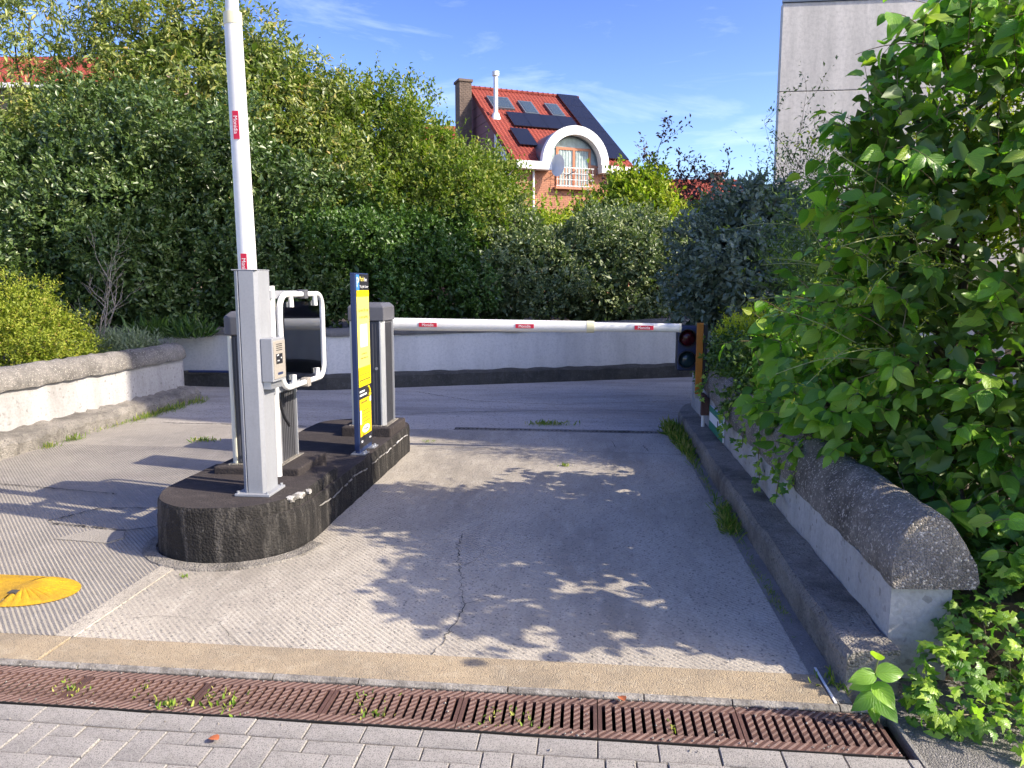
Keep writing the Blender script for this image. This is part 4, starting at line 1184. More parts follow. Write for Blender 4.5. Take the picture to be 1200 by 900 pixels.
hb('flue', MB().tube([(0.42, 3.7, 2.75), (0.42, 3.7, 4.72), (0.42, 3.7, 4.74), (0.42, 3.7, 4.95)], [0.11, 0.11, 0.17, 0.17], 16).tube([(0.42, 3.7, 2.6), (0.42, 3.7, 2.95)], [0.28, 0.16], 16), M['house_white'], roof, smooth=True)
ch = hb('chimney', MB().box(-0.87, -0.22, 5.6, 6.4, -1.0, 4.85), M['chimney_brick'])
hb('chimney_cap', MB().box(-0.93, -0.16, 5.53, 6.47, 4.852, 4.97), M['chimney_brick'], ch)
b = MB()
z = 1.5
while z < 4.8:
    x = -0.87 + (0.11 if int(round(z / 0.09)) % 2 else 0)
    while x < -0.3:
        b.box(x, min(x + 0.2, -0.225), 5.588, 5.602, z, z + 0.072); x += 0.22
    z += 0.09
tag(hb('chimney_bricks', b, M['chimney_brick'], ch), kind='stuff')
hb('gutter', MB().box(-0.05, 1.75, -0.34, 0.10, -0.30, 0.06), M['house_white'], bevel=0.02)
hb('gutter', MB().box(4.32, HW + 0.02, -0.34, 0.10, -0.30, 0.06), M['house_white'], bevel=0.02)
hb('downpipe', MB().tube([(0.95, 0.02, -0.3), (0.95, 0.02, -2.4)], 0.05, 10), M['house_white'], smooth=True)
# arched dormer
dm = hb('dormer', MB(), M['house_white']) if False else None
AX, AZ, RO, RI = 2.98, 0.06, 1.72, 1.32
n = 30
vs, fs = [], []
for i in range(n + 1):
    a = math.pi * i / n
    for (rr_, y) in ((RO, -0.32), (RI, -0.32), (RI, 0.12), (RO, 0.0)):
        vs.append((AX + rr_ * math.cos(a), y, AZ + rr_ * math.sin(a)))
for i in range(n):
    for j in range(4):
        fs.append((i * 4 + j, i * 4 + (j + 1) % 4, (i + 1) * 4 + (j + 1) % 4, (i + 1) * 4 + j))
fs += [(0, 1, 2, 3), tuple(n * 4 + q for q in (3, 2, 1, 0))]
arch = hb('dormer_arch', MB().add(vs, fs), M['house_white'], smooth=True, angle=40)
vs, fs = [], []
for i in range(n + 1):
    a = math.pi * i / n
    x, z = AX + (RO - 0.03) * math.cos(a), AZ + (RO - 0.03) * math.sin(a)
    vs += [(x, -0.1, z), (x, max(0.2, z / HR * HD + 0.25), z)]
for i in range(n):
    fs.append((2 * i, 2 * i + 1, 2 * i + 3, 2 * i + 2))
hb('dormer_roof', MB().add(vs, fs), M['zinc'], arch, smooth=True, angle=180)
vs = [(AX + (RI - 0.0) * math.cos(math.pi * i / n), 0.13, AZ + RI * math.sin(math.pi * i / n)) for i in range(n + 1)]
hb('fan_light', MB().add(vs, [tuple(range(n + 1))]), M['curtain'], arch)
hb('dormer_cheek', MB().box(AX - RI, 2.12, 0.09, 0.14, -0.25, 0.1).box(3.92, AX + RI, 0.09, 0.14, -0.25, 0.1), M['brick'], arch)
dd = hb('balcony_door', MB().box(2.12, 3.92, 0.07, 0.10, 0.72, 0.84).box(2.12, 2.24, 0.07, 0.10, -1.0, 0.72).box(3.80, 3.92, 0.07, 0.10, -1.0, 0.72).box(2.97, 3.09, 0.065, 0.10, -1.0, 0.72), M['frame_orange'])
hb('curtain', MB().add([(2.24 + 0.73 * i / 16, 0.11 + 0.03 * math.sin(i * 1.9), z) for i in range(17) for z in (-1.0, 0.72)], [(2 * i, 2 * i + 2, 2 * i + 3, 2 * i + 1) for i in range(16)]), M['curtain'], dd, smooth=True, angle=180)
hb('curtain', MB().add([(3.09 + 0.71 * i / 16, 0.11 + 0.03 * math.sin(i * 1.9 + 1), z) for i in range(17) for z in (-1.0, 0.72)], [(2 * i, 2 * i + 2, 2 * i + 3, 2 * i + 1) for i in range(16)]), M['curtain'], dd, smooth=True, angle=180)
b = MB()
for i in range(7):
    a = math.pi * i / 6
    pass
b = MB()
for i in range(24):
    a0, a1 = math.pi * i / 24, math.pi * (i + 1) / 24
    b.tube([(AX + 1.26 * math.cos(a0), 0.1, AZ + 1.26 * math.sin(a0)), (AX + 1.26 * math.cos(a1), 0.1, AZ + 1.26 * math.sin(a1))], 0.035, 6)
hb('arch_frame', b, M['zinc'], arch)
rl = hb('balcony_rail', MB().tube([(2.05, -0.12, -0.12), (4.0, -0.12, -0.12)], 0.022, 8).tube([(2.05, -0.12, -0.38), (4.0, -0.12, -0.38)], 0.013, 8).tube([(2.05, -0.12, -0.66), (4.0, -0.12, -0.66)], 0.013, 8).tube([(2.05, -0.12, -0.95), (4.0, -0.12, -0.95)], 0.02, 8), M['house_white'])
for i in range(9):
    hb('baluster', MB().tube([(2.1 + 0.23 * i, -0.12, -1.0), (2.1 + 0.23 * i, -0.12, -0.1)], 0.008, 6), M['house_white'], rl)
hb('balcony_slab', MB().box(2.0, 4.04, -0.16, 0.11, -1.10, -1.0), M['brick'])
n = 20
vs = [(0, 0, 0)]
fs = []
for q in range(1, 5):
    t = q / 4
    vs += [(0.40 * t * math.cos(2 * math.pi * k / n), -0.10 * t * t, 0.5 * t * math.sin(2 * math.pi * k / n)) for k in range(n)]
fs = [(0, 1 + k, 1 + (k + 1) % n) for k in range(n)] + [(1 + q * n + k, 1 + q * n + (k + 1) % n, 1 + (q + 1) * n + (k + 1) % n, 1 + (q + 1) * n + k) for q in range(3) for k in range(n)]
rot = Matrix.Rotation(R(-62), 3, 'Z')
vs = [tuple(rot @ Vector(v) + Vector((2.02, -0.45, -0.1))) for v in vs]
ds = hb('satellite_dish', MB().add(vs, fs), M['house_white'], smooth=True, angle=180)
hb('dish_arm', MB().tube([(2.12, -0.4, -0.18), (1.9, 0.1, -0.5)], 0.025, 6).tube([(2.3, -0.5, -0.6), (2.7, -0.85, -0.35)], 0.02, 6), M['zinc'], ds)

# ---- other roofs seen through the trees
def far_house(name, loc, rz, w, d, hgt, rise, label, wallmat, gutter=True):
    h = empty(name, loc, label, 'house', rz)
    hb('wall', MB().box(0, w, 0, d, -hgt, -0.05), M[wallmat], h)
    vs, fs = [], []
    nx, ny = int(w / 0.22) * 4, int(d / 0.8)
    for j in range(ny + 1):
        for e in (0, 1):
            t = (j) / ny
            for i in range(nx + 1):
                y = -0.3 + (d / 2 + 0.3) * t + (0.0 if e == 0 else 0.02)
                vs.append((w * i / nx, y, y / (d / 2) * rise + 0.03 * math.cos(2 * math.pi * i / 4) - (0.04 if e == 0 else 0)))
    k = nx + 1
    for q in range(2 * ny + 1):
        for i in range(nx):
            fs.append((q * k + i, q * k + i + 1, (q + 1) * k + i + 1, (q + 1) * k + i))
    r_ = hb('roof', MB().add(vs, fs), M['tile'], h, smooth=True, angle=60)
    hb('rear_slope', MB().add([(0, d / 2, rise), (w, d / 2, rise), (w, d + 0.3, -0.2), (0, d + 0.3, -0.2)], [(0, 1, 2, 3)]), M['tile'], r_)
    hb('gable', MB().add([(0.02, 0, -0.05), (0.02, d, -0.05), (0.02, d / 2, rise - 0.1)], [(0, 1, 2)]).add([(w - 0.02, 0, -0.05), (w - 0.02, d, -0.05), (w - 0.02, d / 2, rise - 0.1)], [(0, 1, 2)]), M[wallmat], h)
    if gutter:
        hb('gutter', MB().box(-0.1, w + 0.1, -0.42, -0.2, -0.32, -0.08), M['house_white'], h)
    return h
far_house('terraced_house', (-33.0, 36.5, 11.9), R(6), 10.5, 7.0, 12, 2.3, 'red tiled roof with white gutter glimpsed through the trees at far left', 'chimney_brick')
far_house('terraced_house', (-9.6, 41.5, 9.0), R(27), 3.9, 7.0, 9, 2.2, 'small red roof beside the chimney left of the solar-panel house', 'brick')
fh = far_house('small_house', (4.0, 42.0, 6.0), R(8), 5.0, 6.0, 6, 1.75, 'low red roof with dark chimney behind the purple-leaved tree', 'brick', False)
hb('chimney', MB().box(3.3, 4.0, 2.6, 3.2, 0.5, 2.0).box(3.2, 4.1, 2.5, 3.3, 2.0, 2.1), M['chimney_brick'], fh)

# ================================================================== plants
CAM = np.array([0, 0, 1.6])
def unit_sphere(n):
    return nrm(RNG.normal(size=(n, 3)))

def sub_blobs(blobs, per=14, rel=(0.28, 0.45), spread=0.93):
    """clumps on the surface of the main masses"""
    out = []
    for (x, y, z, r) in blobs:
        c = np.array([x, y, z])
        d = unit_sphere(per)
        for q in d:
            if q[2] < -0.55: continue
            out.append((*(c + q * r * spread * RNG.uniform(0.85, 1.1)), r * RNG.uniform(*rel)))
    return np.array(out)

def sample_surface(subs, dens, zmin, cull=-0.35, shell=0.35):
    """sprig roots and outward directions on the clumps"""
    pts, dirs = [], []
    C, Rr = subs[:, :3], subs[:, 3]
    for i in range(len(subs)):
        n = max(6, int(dens * 4 * math.pi * Rr[i] ** 2))
        d = unit_sphere(n)
        tocam = nrm(CAM - C[i])
        keep = d @ tocam > cull
        d = d[keep]
        rad = Rr[i] * (1 - shell * RNG.random(len(d)) ** 1.6)
        p = C[i] + d * rad[:, None]
        # drop those deep inside neighbouring clumps
        dist = np.linalg.norm(p[:, None, :] - C[None], axis=2) / Rr[None]
        dist[:, i] = 9
        ok = (dist.min(1) > 0.72) & (p[:, 2] > zmin)
        pts.append(p[ok]); dirs.append(d[ok])
    return np.concatenate(pts), np.concatenate(dirs)

def leaves_from(pts, dirs, k, L, size, aspect, spread=1.0, upbias=0.5, droop=0.0, jitter=0.02, size_var=0.35, outn=0.6):
    """k leaves along each sprig -> base, axis, normal, length, tint"""
    n = len(pts)
    sd = nrm(dirs + RNG.normal(size=(n, 3)) * 0.45 + np.array([0, 0, upbias]))
    base = np.repeat(pts, k, 0); s = np.repeat(sd, k, 0); out = np.repeat(dirs, k, 0)
    t = np.tile((np.arange(k) + 0.5) / k, n)
    Ls = np.repeat(L * RNG.uniform(0.6, 1.3, n), k)
    pos = base + s * (t * Ls)[:, None] + RNG.normal(size=base.shape) * jitter
    ax = nrm(s * 0.7 + RNG.normal(size=s.shape) * spread * 0.75 + np.array([0, 0, -droop]))
    nr = nrm(out * outn + np.array([0, 0, 0.55]) + RNG.normal(size=s.shape) * 0.55)
    nr = nrm(nr - ax * (nr * ax).sum(1, keepdims=True))
    ln = size * RNG.uniform(1 - size_var, 1 + size_var, len(pos))
    sp_t = np.repeat(RNG.random(n), k)
    tint = np.clip(0.55 * sp_t + 0.45 * RNG.random(len(pos)), 0, 1)
    return pos, ax, nr, ln, tint

def leaf_mesh(name, mat, parent, pos, ax, nr, ln, tint, aspect=0.5, fold=0.18, six=False):
    side = np.cross(ax, nr)
    N = len(pos)
    L = ln[:, None]; W = L * aspect * 0.5
    if not six:
        v = np.stack([pos, pos + ax * L * 0.48 + side * W + nr * W * fold * 2, pos + ax * L - nr * L * 0.08, pos + ax * L * 0.48 - side * W + nr * W * fold * 2], 1).reshape(-1, 3)
        b = (np.arange(N) * 4)[:, None]
        f = np.concatenate([b + np.array([0, 1, 2]), b + np.array([0, 2, 3])], 0)
        tt = np.repeat(tint, 4)
    else:
        v = np.stack([pos, pos + ax * L * 0.3 + side * W * 0.95 + nr * W * fold * 2, pos + ax * L * 0.68 + side * W * 0.8 + nr * W * fold, pos + ax * L - nr * L * 0.12,
                      pos + ax * L * 0.68 - side * W * 0.8 + nr * W * fold, pos + ax * L * 0.3 - side * W * 0.95 + nr * W * fold * 2], 1).reshape(-1, 3)
        b = (np.arange(N) * 6)[:, None]
        f = np.concatenate([b + np.array(q) for q in ([0, 1, 2], [0, 2, 3], [0, 3, 4], [0, 4, 5])], 0)
        tt = np.repeat(tint, 6)
    o = np_mesh(name, v, f, 3, mat, parent, tt)
    return tag(o, kind='stuff')

def trunk_mesh(parent, base, blobs, r0, mat, n_limb=3, seed=0):
    rnd = random.Random(seed)
    b = MB()
    base = Vector(base)
    cx = sum(q[0] for q in blobs) / len(blobs); cy = sum(q[1] for q in blobs) / len(blobs)
    fork = Vector((base.x * 0.6 + cx * 0.4, base.y * 0.6 + cy * 0.4, base.z + 0.35 * (max(q[2] for q in blobs) - base.z)))
    def limb(p, q, ra, rb, m=6):
        pts = []
        for i in range(m + 1):
            t = i / m
            w = p.lerp(q, t) + Vector((rnd.gauss(0, 1), rnd.gauss(0, 1), 0)) * 0.04 * (p - q).length * math.sin(math.pi * t) * 0.6
            pts.append(w)
        b.tube(pts, [ra + (rb - ra) * i / m for i in range(m + 1)], 7)
    limb(base - Vector((0, 0, 0.15)), fork, r0, r0 * 0.7)
    for (x, y, z, r) in blobs:
        c = Vector((x, y, z))
        limb(fork, c, r0 * 0.55, r0 * 0.22)
        for k in range(n_limb):
            a = rnd.uniform(0, 2 * math.pi)
            limb(c, c + Vector((math.cos(a) * r * 0.8, math.sin(a) * r * 0.8, r * rnd.uniform(0.1, 0.85))), r0 * 0.22, r0 * 0.05, 4)
    return b.build('trunk', mat, parent, smooth=True, angle=180)

def shrub(name, label, cat, blobs, mat, dens, k, L, size, aspect, zmin, base=None, r0=0.06, per=18, rel=(0.20, 0.38), six=False,
          group=None, fold=0.18, upbias=0.5, droop=0.0, spread=1.0, inner=True, bark='bark', cull=-0.35, shell=0.35, outn=0.6, sizevar=0.35, shoots=70):
    bl = blobs
    cx = sum(q[0] for q in bl) / len(bl); cy = sum(q[1] for q in bl) / len(bl)
    base = base or (cx, cy, zmin)
    root = empty(name, base, label, cat, group=group)
    subs = sub_blobs(bl, per, rel)
    core = np.array([(x, y, z, r * 0.76) for x, y, z, r in bl])
    allb = np.concatenate([subs, core])
    p, d = sample_surface(allb, dens, zmin, cull, shell)
    A = leaves_from(p, d, k, L, size, aspect, spread, upbias, droop, jitter=size * 0.25, outn=outn, size_var=sizevar)
    leaf_mesh('crown', mat, root, *A, aspect=aspect, fold=fold, six=six)
    up = np.where((d[:, 2] > 0.15))[0]
    if len(up) and shoots > 0:
        pick = RNG.choice(up, min(len(up), shoots), replace=False)
        S_ = leaves_from(p[pick], nrm(d[pick] * 0.6 + np.array([0, 0, 0.7])), 16, L * RNG.uniform(1.6, 3.2), size * 0.9, aspect, spread * 0.8, upbias, droop, jitter=size * 0.15)
        leaf_mesh('shoots', mat, root, *S_, aspect=aspect, fold=fold)
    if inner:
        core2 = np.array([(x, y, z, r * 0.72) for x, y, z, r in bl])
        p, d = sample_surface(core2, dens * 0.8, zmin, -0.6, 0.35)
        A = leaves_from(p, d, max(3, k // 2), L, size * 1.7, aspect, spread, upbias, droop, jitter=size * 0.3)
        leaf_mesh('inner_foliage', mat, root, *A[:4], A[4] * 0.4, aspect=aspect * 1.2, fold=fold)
    trunk_mesh(root, base, bl, r0, M[bark], seed=len(bl))
    return root

laurel_left = [(-9.19, 11.9, 1.67, 1.5), (-8.05, 12.2, 1.81, 1.45), (-9.57, 12.5, 2.83, 1.6), (-8.53, 12.8, 2.99, 1.6), (-10.6, 12.2, 2.2, 1.6)]
laurel_mid = [(-7.09, 12.6, 1.82, 1.4), (-5.87, 12.7, 1.67, 1.2), (-7.45, 13.0, 3.15, 1.6), (-6.04, 13.2, 3.02, 1.5), (-5.15, 13.0, 1.67, 1.1)]
wispy_a = [(-11.25, 14.2, 5.94, 1.0), (-10.61, 14.2, 5.13, 1.1), (-10.91, 14.2, 6.71, 0.7)]
wispy_b = [(-9.68, 14.6, 5.72, 1.0), (-9.08, 14.6, 6.5, 0.7), (-9.69, 14.6, 6.68, 0.5)]
droopy = [(-8.0, 14.6, 5.25, 1.5), (-6.52, 14.6, 5.05, 1.35), (-7.33, 14.8, 5.86, 0.9), (-6.07, 14.6, 4.6, 1.2), (-8.5, 14.3, 4.39, 1.3), (-9.5, 14.0, 3.9, 1.25), (-10.8, 14.0, 3.7, 1.3)]
olive = [(-5.6, 15.0, 4.75, 1.1), (-5.93, 14.6, 3.8, 1.3), (-5.06, 14.6, 3.65, 1.2), (-5.64, 14.0, 2.65, 1.1)]
ygreen = [(-4.44, 15.5, 4.4, 1.2), (-4.74, 16.0, 5.05, 0.75), (-3.5, 15.3, 4.0, 1.1), (-4.22, 14.6, 3.02, 1.3), (-3.02, 14.6, 2.95, 1.2), (-2.26, 15.2, 3.2, 0.9), (-2.4, 14.4, 2.3, 1.0), (-3.45, 14.2, 2.17, 1.0), (-1.95, 15.6, 3.6, 0.5)]
hedge_c = [(-4.48, 13.0, 1.83, 1.0), (-3.6, 13.2, 1.75, 1.05), (-2.63, 13.5, 1.68, 0.95), (-4.1, 13.6, 2.4, 1.0), (-3.02, 13.8, 2.25, 0.9)]
elaeag_a = [(-1.6, 14.0, 1.6, 0.85), (-1.31, 14.3, 2.2, 0.75), (-1.86, 14.1, 2.0, 0.55), (-0.81, 14.2, 1.75, 0.9)]
elaeag_b = [(-0.01, 14.5, 1.7, 1.0), (-0.02, 15.0, 2.25, 0.8), (0.81, 14.8, 1.6, 0.95), (0.89, 15.2, 2.3, 0.8), (1.56, 15.1, 1.8, 0.9)]
lime_a = [(-0.05, 19.0, 2.75, 0.8), (-0.75, 19.0, 2.6, 0.7), (0.62, 19.0, 2.95, 0.8), (0.95, 19.0, 3.75, 0.55)]
lime_b = [(1.31, 19.0, 3.6, 0.75), (2.05, 19.0, 2.75, 0.85), (2.87, 19.0, 2.5, 0.85), (1.4, 18.5, 2.8, 0.85)]
lime_c = [(-1.45, 18.0, 2.65, 0.75), (-2.15, 18.0, 3.15, 0.6)]
bluec = [(1.95, 10.7, 1.77, 0.9), (1.6, 10.35, 1.45, 0.55), (2.24, 10.9, 2.45, 0.9), (2.0, 11.1, 2.62, 0.75), (2.3, 10.3, 1.65, 0.9), (2.5, 11.1, 2.8, 0.6)]
bluec = [(1.92, 10.2, 1.66, 0.78), (1.58, 9.95, 1.38, 0.42), (2.2, 10.4, 2.15, 0.75), (2.1, 10.8, 2.3, 0.6), (2.3, 9.7, 1.6, 0.8), (2.55, 10.8, 2.4, 0.5)]

BACK = 0.78
shrub('evergreen_shrub', 'dark glossy evergreen shrub at far left behind the golden bush', 'shrub', laurel_left, M['lf_laurel'], 95, 7, 0.20, 0.088, 0.46, BACK, group='evergreen shrubs along the back', sizevar=0.45)
shrub('evergreen_shrub', 'dark glossy evergreen shrub behind the raised boom', 'shrub', laurel_mid, M['lf_laurel'], 95, 7, 0.20, 0.088, 0.46, BACK, group='evergreen shrubs along the back', sizevar=0.45)
shrub('slender_tree', 'airy tree with hanging narrow leaves at the top left corner', 'tree', wispy_a, M['lf_olive'], 12, 8, 0.40, 0.145, 0.26, BACK, base=(-10.8, 14.2, BACK), r0=0.08, per=12, droop=1.0, inner=False, upbias=0.3, cull=-1.0)
shrub('slender_tree', 'airy tree with narrow leaves rising against the sky left of the white boom', 'tree', wispy_b, M['lf_olive'], 10, 8, 0.38, 0.135, 0.28, BACK, base=(-9.5, 14.6, BACK), r0=0.07, per=12, droop=0.9, inner=False, upbias=0.4, cull=-1.0)
shrub('broad_tree', 'broad olive-green tree with drooping leaves right behind the raised boom', 'tree', droopy, M['lf_olive'], 46, 8, 0.30, 0.125, 0.36, BACK, base=(-7.2, 14.7, BACK), r0=0.12, droop=0.6, cull=-0.5)
shrub('olive_tree', 'olive-green bushy tree between the raised boom and the yellow-green tree', 'tree', olive, M['lf_olive'], 52, 8, 0.26, 0.105, 0.42, BACK, base=(-5.5, 14.7, BACK), r0=0.09, droop=0.3)
shrub('yellow_green_tree', 'bright yellow-green tree spreading left of the red-roofed house', 'tree', ygreen, M['lf_ygreen'], 58, 8, 0.28, 0.085, 0.5, BACK, base=(-3.6, 14.9, BACK), r0=0.10, upbias=0.7)
shrub('clipped_hedge', 'dense dark green hedge above the back wall behind the yellow sign', 'hedge', hedge_c, M['lf_hedge'], 105, 8, 0.15, 0.072, 0.55, 0.84, per=18)
shrub('silvery_shrub', 'silvery green shrub with a shadowed hollow below the red-roofed house', 'shrub', elaeag_a, M['lf_silver'], 100, 8, 0.17, 0.078, 0.5, 0.86, group='silvery shrubs over the back wall', per=16)
shrub('silvery_shrub', 'silvery green shrub above the right part of the lowered boom', 'shrub', elaeag_b, M['lf_silver'], 100, 8, 0.17, 0.078, 0.5, 0.88, group='silvery shrubs over the back wall', per=16)
shrub('lime_tree', 'lime-green bushy tree just right of the arched dormer', 'tree', lime_a, M['lf_lime'], 34, 8, 0.26, 0.12, 0.5, BACK, r0=0.07, upbias=0.8, cull=-0.6)
shrub('lime_tree', 'lime-green tree below the purple-leaved tree', 'tree', lime_b, M['lf_lime'], 34, 8, 0.26, 0.12, 0.5, BACK, r0=0.07, upbias=0.8, cull=-0.6)
shrub('lime_tree', 'small yellowish tree in front of the brick wall of the house', 'tree', lime_c, M['lf_lime'], 34, 8, 0.24, 0.11, 0.5, BACK, r0=0.06, upbias=0.8, cull=-0.6)
shrub('blue_grey_shrub', 'dark blue-grey shrub behind the traffic light', 'shrub', bluec, M['lf_blue'], 115, 8, 0.16, 0.088, 0.5, 0.5, base=(2.1, 10.4, 0.0), r0=0.07, per=16)
shrub('golden_bush', 'golden yellow bush spilling over the left wall', 'shrub', [(-6.78, 8.2, 1.0, 0.45), (-6.5, 8.4, 0.93, 0.38), (-6.89, 8.5, 1.2, 0.42), (-6.32, 8.6, 0.84, 0.24), (-7.15, 8.0, 1.05, 0.48), (-6.3, 7.9, 0.85, 0.25)],
      M['lf_ybush'], 330, 9, 0.12, 0.030, 0.5, 0.62, r0=0.02, per=16, upbias=0.9)
shrub('golden_privet', 'golden-leaved privet beside the orange board, sunlight painted into its leaf colour', 'shrub', [(1.58, 8.2, 1.02, 0.18), (1.70, 7.7, 1.08, 0.22), (1.84, 7.3, 1.10, 0.24), (1.98, 7.0, 1.08, 0.22)],
      M['lf_privet'], 420, 8, 0.10, 0.036, 0.5, 0.7, r0=0.015, upbias=0.6, base=(1.7, 7.7, 0.34))
shrub('small_leaved_shrub', 'small-leaved green shrub hanging over the coping beside the orange board', 'shrub', [(1.50, 8.0, 0.78, 0.25), (1.60, 7.4, 0.80, 0.32), (1.66, 6.7, 0.78, 0.36), (1.52, 6.5, 0.64, 0.22), (1.9, 7.2, 0.68, 0.36)],
      M['lf_box'], 260, 8, 0.12, 0.046, 0.55, 0.45, r0=0.02, upbias=0.3, base=(1.7, 7.2, 0.34))
shrub('wispy_shrub', 'fine-leaved wispy shrub between the blue-grey shrub and the big leafy bush', 'shrub', [(2.42, 7.2, 2.0, 0.58), (2.35, 6.6, 1.9, 0.5), (2.4, 7.6, 1.55, 0.55), (2.25, 6.6, 1.4, 0.45)],
      M['lf_box'], 70, 14, 0.36, 0.055, 0.18, 0.5, base=(2.1, 7.1, 0.34), r0=0.04, upbias=0.3, bark='green_stem')
shrub('privet_bush', 'light green small-leaved bush within the big shrub at the right edge', 'shrub', [(2.35, 4.5, 2.35, 0.45), (2.55, 4.3, 2.0, 0.5), (2.3, 4.2, 2.05, 0.3)],
      M['lf_lime'], 170, 9, 0.20, 0.045, 0.42, 0.5, base=(2.5, 4.6, 0.34), r0=0.03, upbias=0.9, inner=False)

# long pale whip stems arching out of the big bush towards the lane
wh = empty('whip_stems', (2.2, 5.6, 0.34), 'long pale thin stems with tiny leaves arching out of the big bush', 'shrub')
WP, WD = [], []
for k in range(70):
    x0, y0, z0 = random.uniform(1.5, 2.1), random.uniform(4.0, 4.8), random.uniform(1.15, 2.1)
    d0 = Vector((random.uniform(-1, -0.1), random.uniform(-0.9, 0.1), random.uniform(-0.05, 0.75))).normalized()
    q = Vector((x0, y0, z0)); pts = []
    L = random.uniform(0.35, 0.75)
    for i in range(9):
        pts.append(Vector(q))
        d0 = (d0 + Vector((0, 0, -0.07)) + Vector((random.gauss(0, 0.04), random.gauss(0, 0.04), random.gauss(0, 0.03)))).normalized()
        q = q + d0 * L / 8
        if i > 1: WP.append(tuple(q)); WD.append(tuple(d0))
    MB().tube(pts, [0.0042 * (1 - 0.6 * i / 8) for i in range(9)], 4, cap=False).build('stem', M['pale_stem'], wh, smooth=True, angle=180)
A = leaves_from(np.array(WP), nrm(np.array(WD)), 5, 0.06, 0.024, 0.35, jitter=0.006, upbias=0.2)
leaf_mesh('leaflets', M['lf_lime'], wh, *A, aspect=0.35)

# purple-leaved tree and bare twigs: thin branches with sparse leaves
def twiggy(name, label, cat, base, height, spread, n, mat_b, mat_l, leaf, lsz, lean=(0, 0), r=0.02, seed=1, aspect=0.5, depth=2):
    rnd = random.Random(seed)
    root = empty(name, base, label, cat)
    b = MB(); P, D = [], []
    def grow(p, d, L, r, lev):
        pts = [Vector(p)]
        dd = Vector(d)
        m = 5
        for i in range(m):
            dd = (dd + Vector((rnd.gauss(0, 0.16), rnd.gauss(0, 0.16), rnd.gauss(0.04, 0.08)))).normalized()
            pts.append(pts[-1] + dd * L / m)
        b.tube(pts, [r * (1 - 0.75 * i / m) for i in range(m + 1)], 5)
        for q in pts[1:]:
            P.append(tuple(q)); D.append(tuple(dd))
        if lev > 0:
            for k in range(4):
                i = rnd.randint(1, m)
                a = rnd.uniform(0, 2 * math.pi)
                nd = (dd * 0.8 + Vector((math.cos(a), math.sin(a), rnd.uniform(0, 0.5))) * 0.75).normalized()
                grow(pts[i], nd, L * rnd.uniform(0.35, 0.65), r * 0.5, lev - 1)
    for k in range(n):
        a = rnd.uniform(0, 2 * math.pi)
        d = Vector((math.cos(a) * spread + lean[0], math.sin(a) * spread + lean[1], 1)).normalized()
        grow(base, d, height * rnd.uniform(0.6, 1.05), r, depth)
    b.build('branches', mat_b, root, smooth=True, angle=180)
    if leaf:
        P_, D_ = np.array(P), nrm(np.array(D))
        A = leaves_from(P_, D_, leaf, lsz * 2.2, lsz, aspect, jitter=lsz * 0.5)
        leaf_mesh('crown', mat_l, root, *A, aspect=aspect)
    return root
# tall trunk of the purple tree stands behind the hedge
twiggy('purple_tree', 'thin tree with sparse dark purple leaves against the sky', 'tree', (2.75, 22.0, 2.0), 2.8, 0.26, 7, M['bark'], M['lf_purple'], 5, 0.11, r=0.03, seed=5)
twiggy('twiggy_shrub', 'thin twiggy shrub rising left of the concrete building', 'shrub', (2.9, 12.0, 1.6), 2.1, 0.28, 7, M['bark'], M['lf_laurel'], 2, 0.06, r=0.012, seed=8)
twiggy('bare_shrub', 'bare dry twigs standing beside the golden bush', 'shrub', (-6.6, 9.3, 0.6), 1.1, 0.38, 4, M['twig'], None, 0, 0, r=0.011, seed=3, lean=(-0.1, 0))
# grey herb and grasses behind the left coping
root = empty('grey_herb', (-6.2, 9.5, 0.6), 'low grey-green herb behind the end of the left coping', 'plant')
pp = np.stack([RNG.uniform(-6.75, -5.95, 900), RNG.uniform(9.15, 9.75, 900), np.full(900, 0.62)], 1)
dd = nrm(np.stack([RNG.normal(0, 0.5, 900), RNG.normal(0, 0.5, 900), np.ones(900)], 1))
A = leaves_from(pp, dd, 9, 0.34, 0.075, 0.16, spread=0.5, upbias=0.3)
leaf_mesh('crown', M['lf_lav'], root, *A, aspect=0.16)
root = empty('strappy_plant', (-6.3, 10.0, 0.6), 'arching dark green strap-leaved plant behind the grey herb', 'plant')
n = 420
pp = np.stack([RNG.uniform(-7.0, -5.9, n), RNG.uniform(10.6, 11.3, n), np.full(n, 0.8)], 1)
ax = nrm(np.stack([RNG.normal(0, 0.6, n), RNG.normal(-0.3, 0.5, n), np.abs(RNG.normal(0.9, 0.3, n))], 1))
nr_ = nrm(np.cross(ax, RNG.normal(size=(n, 3))))
leaf_mesh('leaves', M['lf_hedge'], root, pp, ax, nr_, RNG.uniform(0.18, 0.42, n), RNG.random(n), aspect=0.07, six=True)

# ---- big-leaved shrub (dogwood habit): pairs of broad leaves on arching stems
def big_leaf(nu=4, nv=7, curl=0.16, fold=0.22, w=0.58, twist=0.0):
    """ovate leaf of length 1 along +Y, normal +Z; returns verts, quads, uv"""
    vs, uv = [], []
    for j in range(nv + 1):
        t = j / nv
        half = w * 0.5 * (math.sin(math.pi * min(1, t * 0.96 + 0.04) ** 0.78)) ** 0.85 * (1 if t < 0.98 else 0.15)
        half = max(half, 0.004)
        for i in range(nu + 1):
            s = -1 + 2 * i / nu
            x = s * half
            z = fold * abs(x) - curl * t * t + 0.02 * math.sin(t * 18) * abs(s) + twist * s * t * 0.2
            vs.append((x, t, z)); uv.append((s, t))
    f = []
    for j in range(nv):
        for i in range(nu):
            f.append((j * (nu + 1) + i, j * (nu + 1) + i + 1, (j + 1) * (nu + 1) + i + 1, (j + 1) * (nu + 1) + i))
    return np.array(vs), np.array(f), np.array(uv)
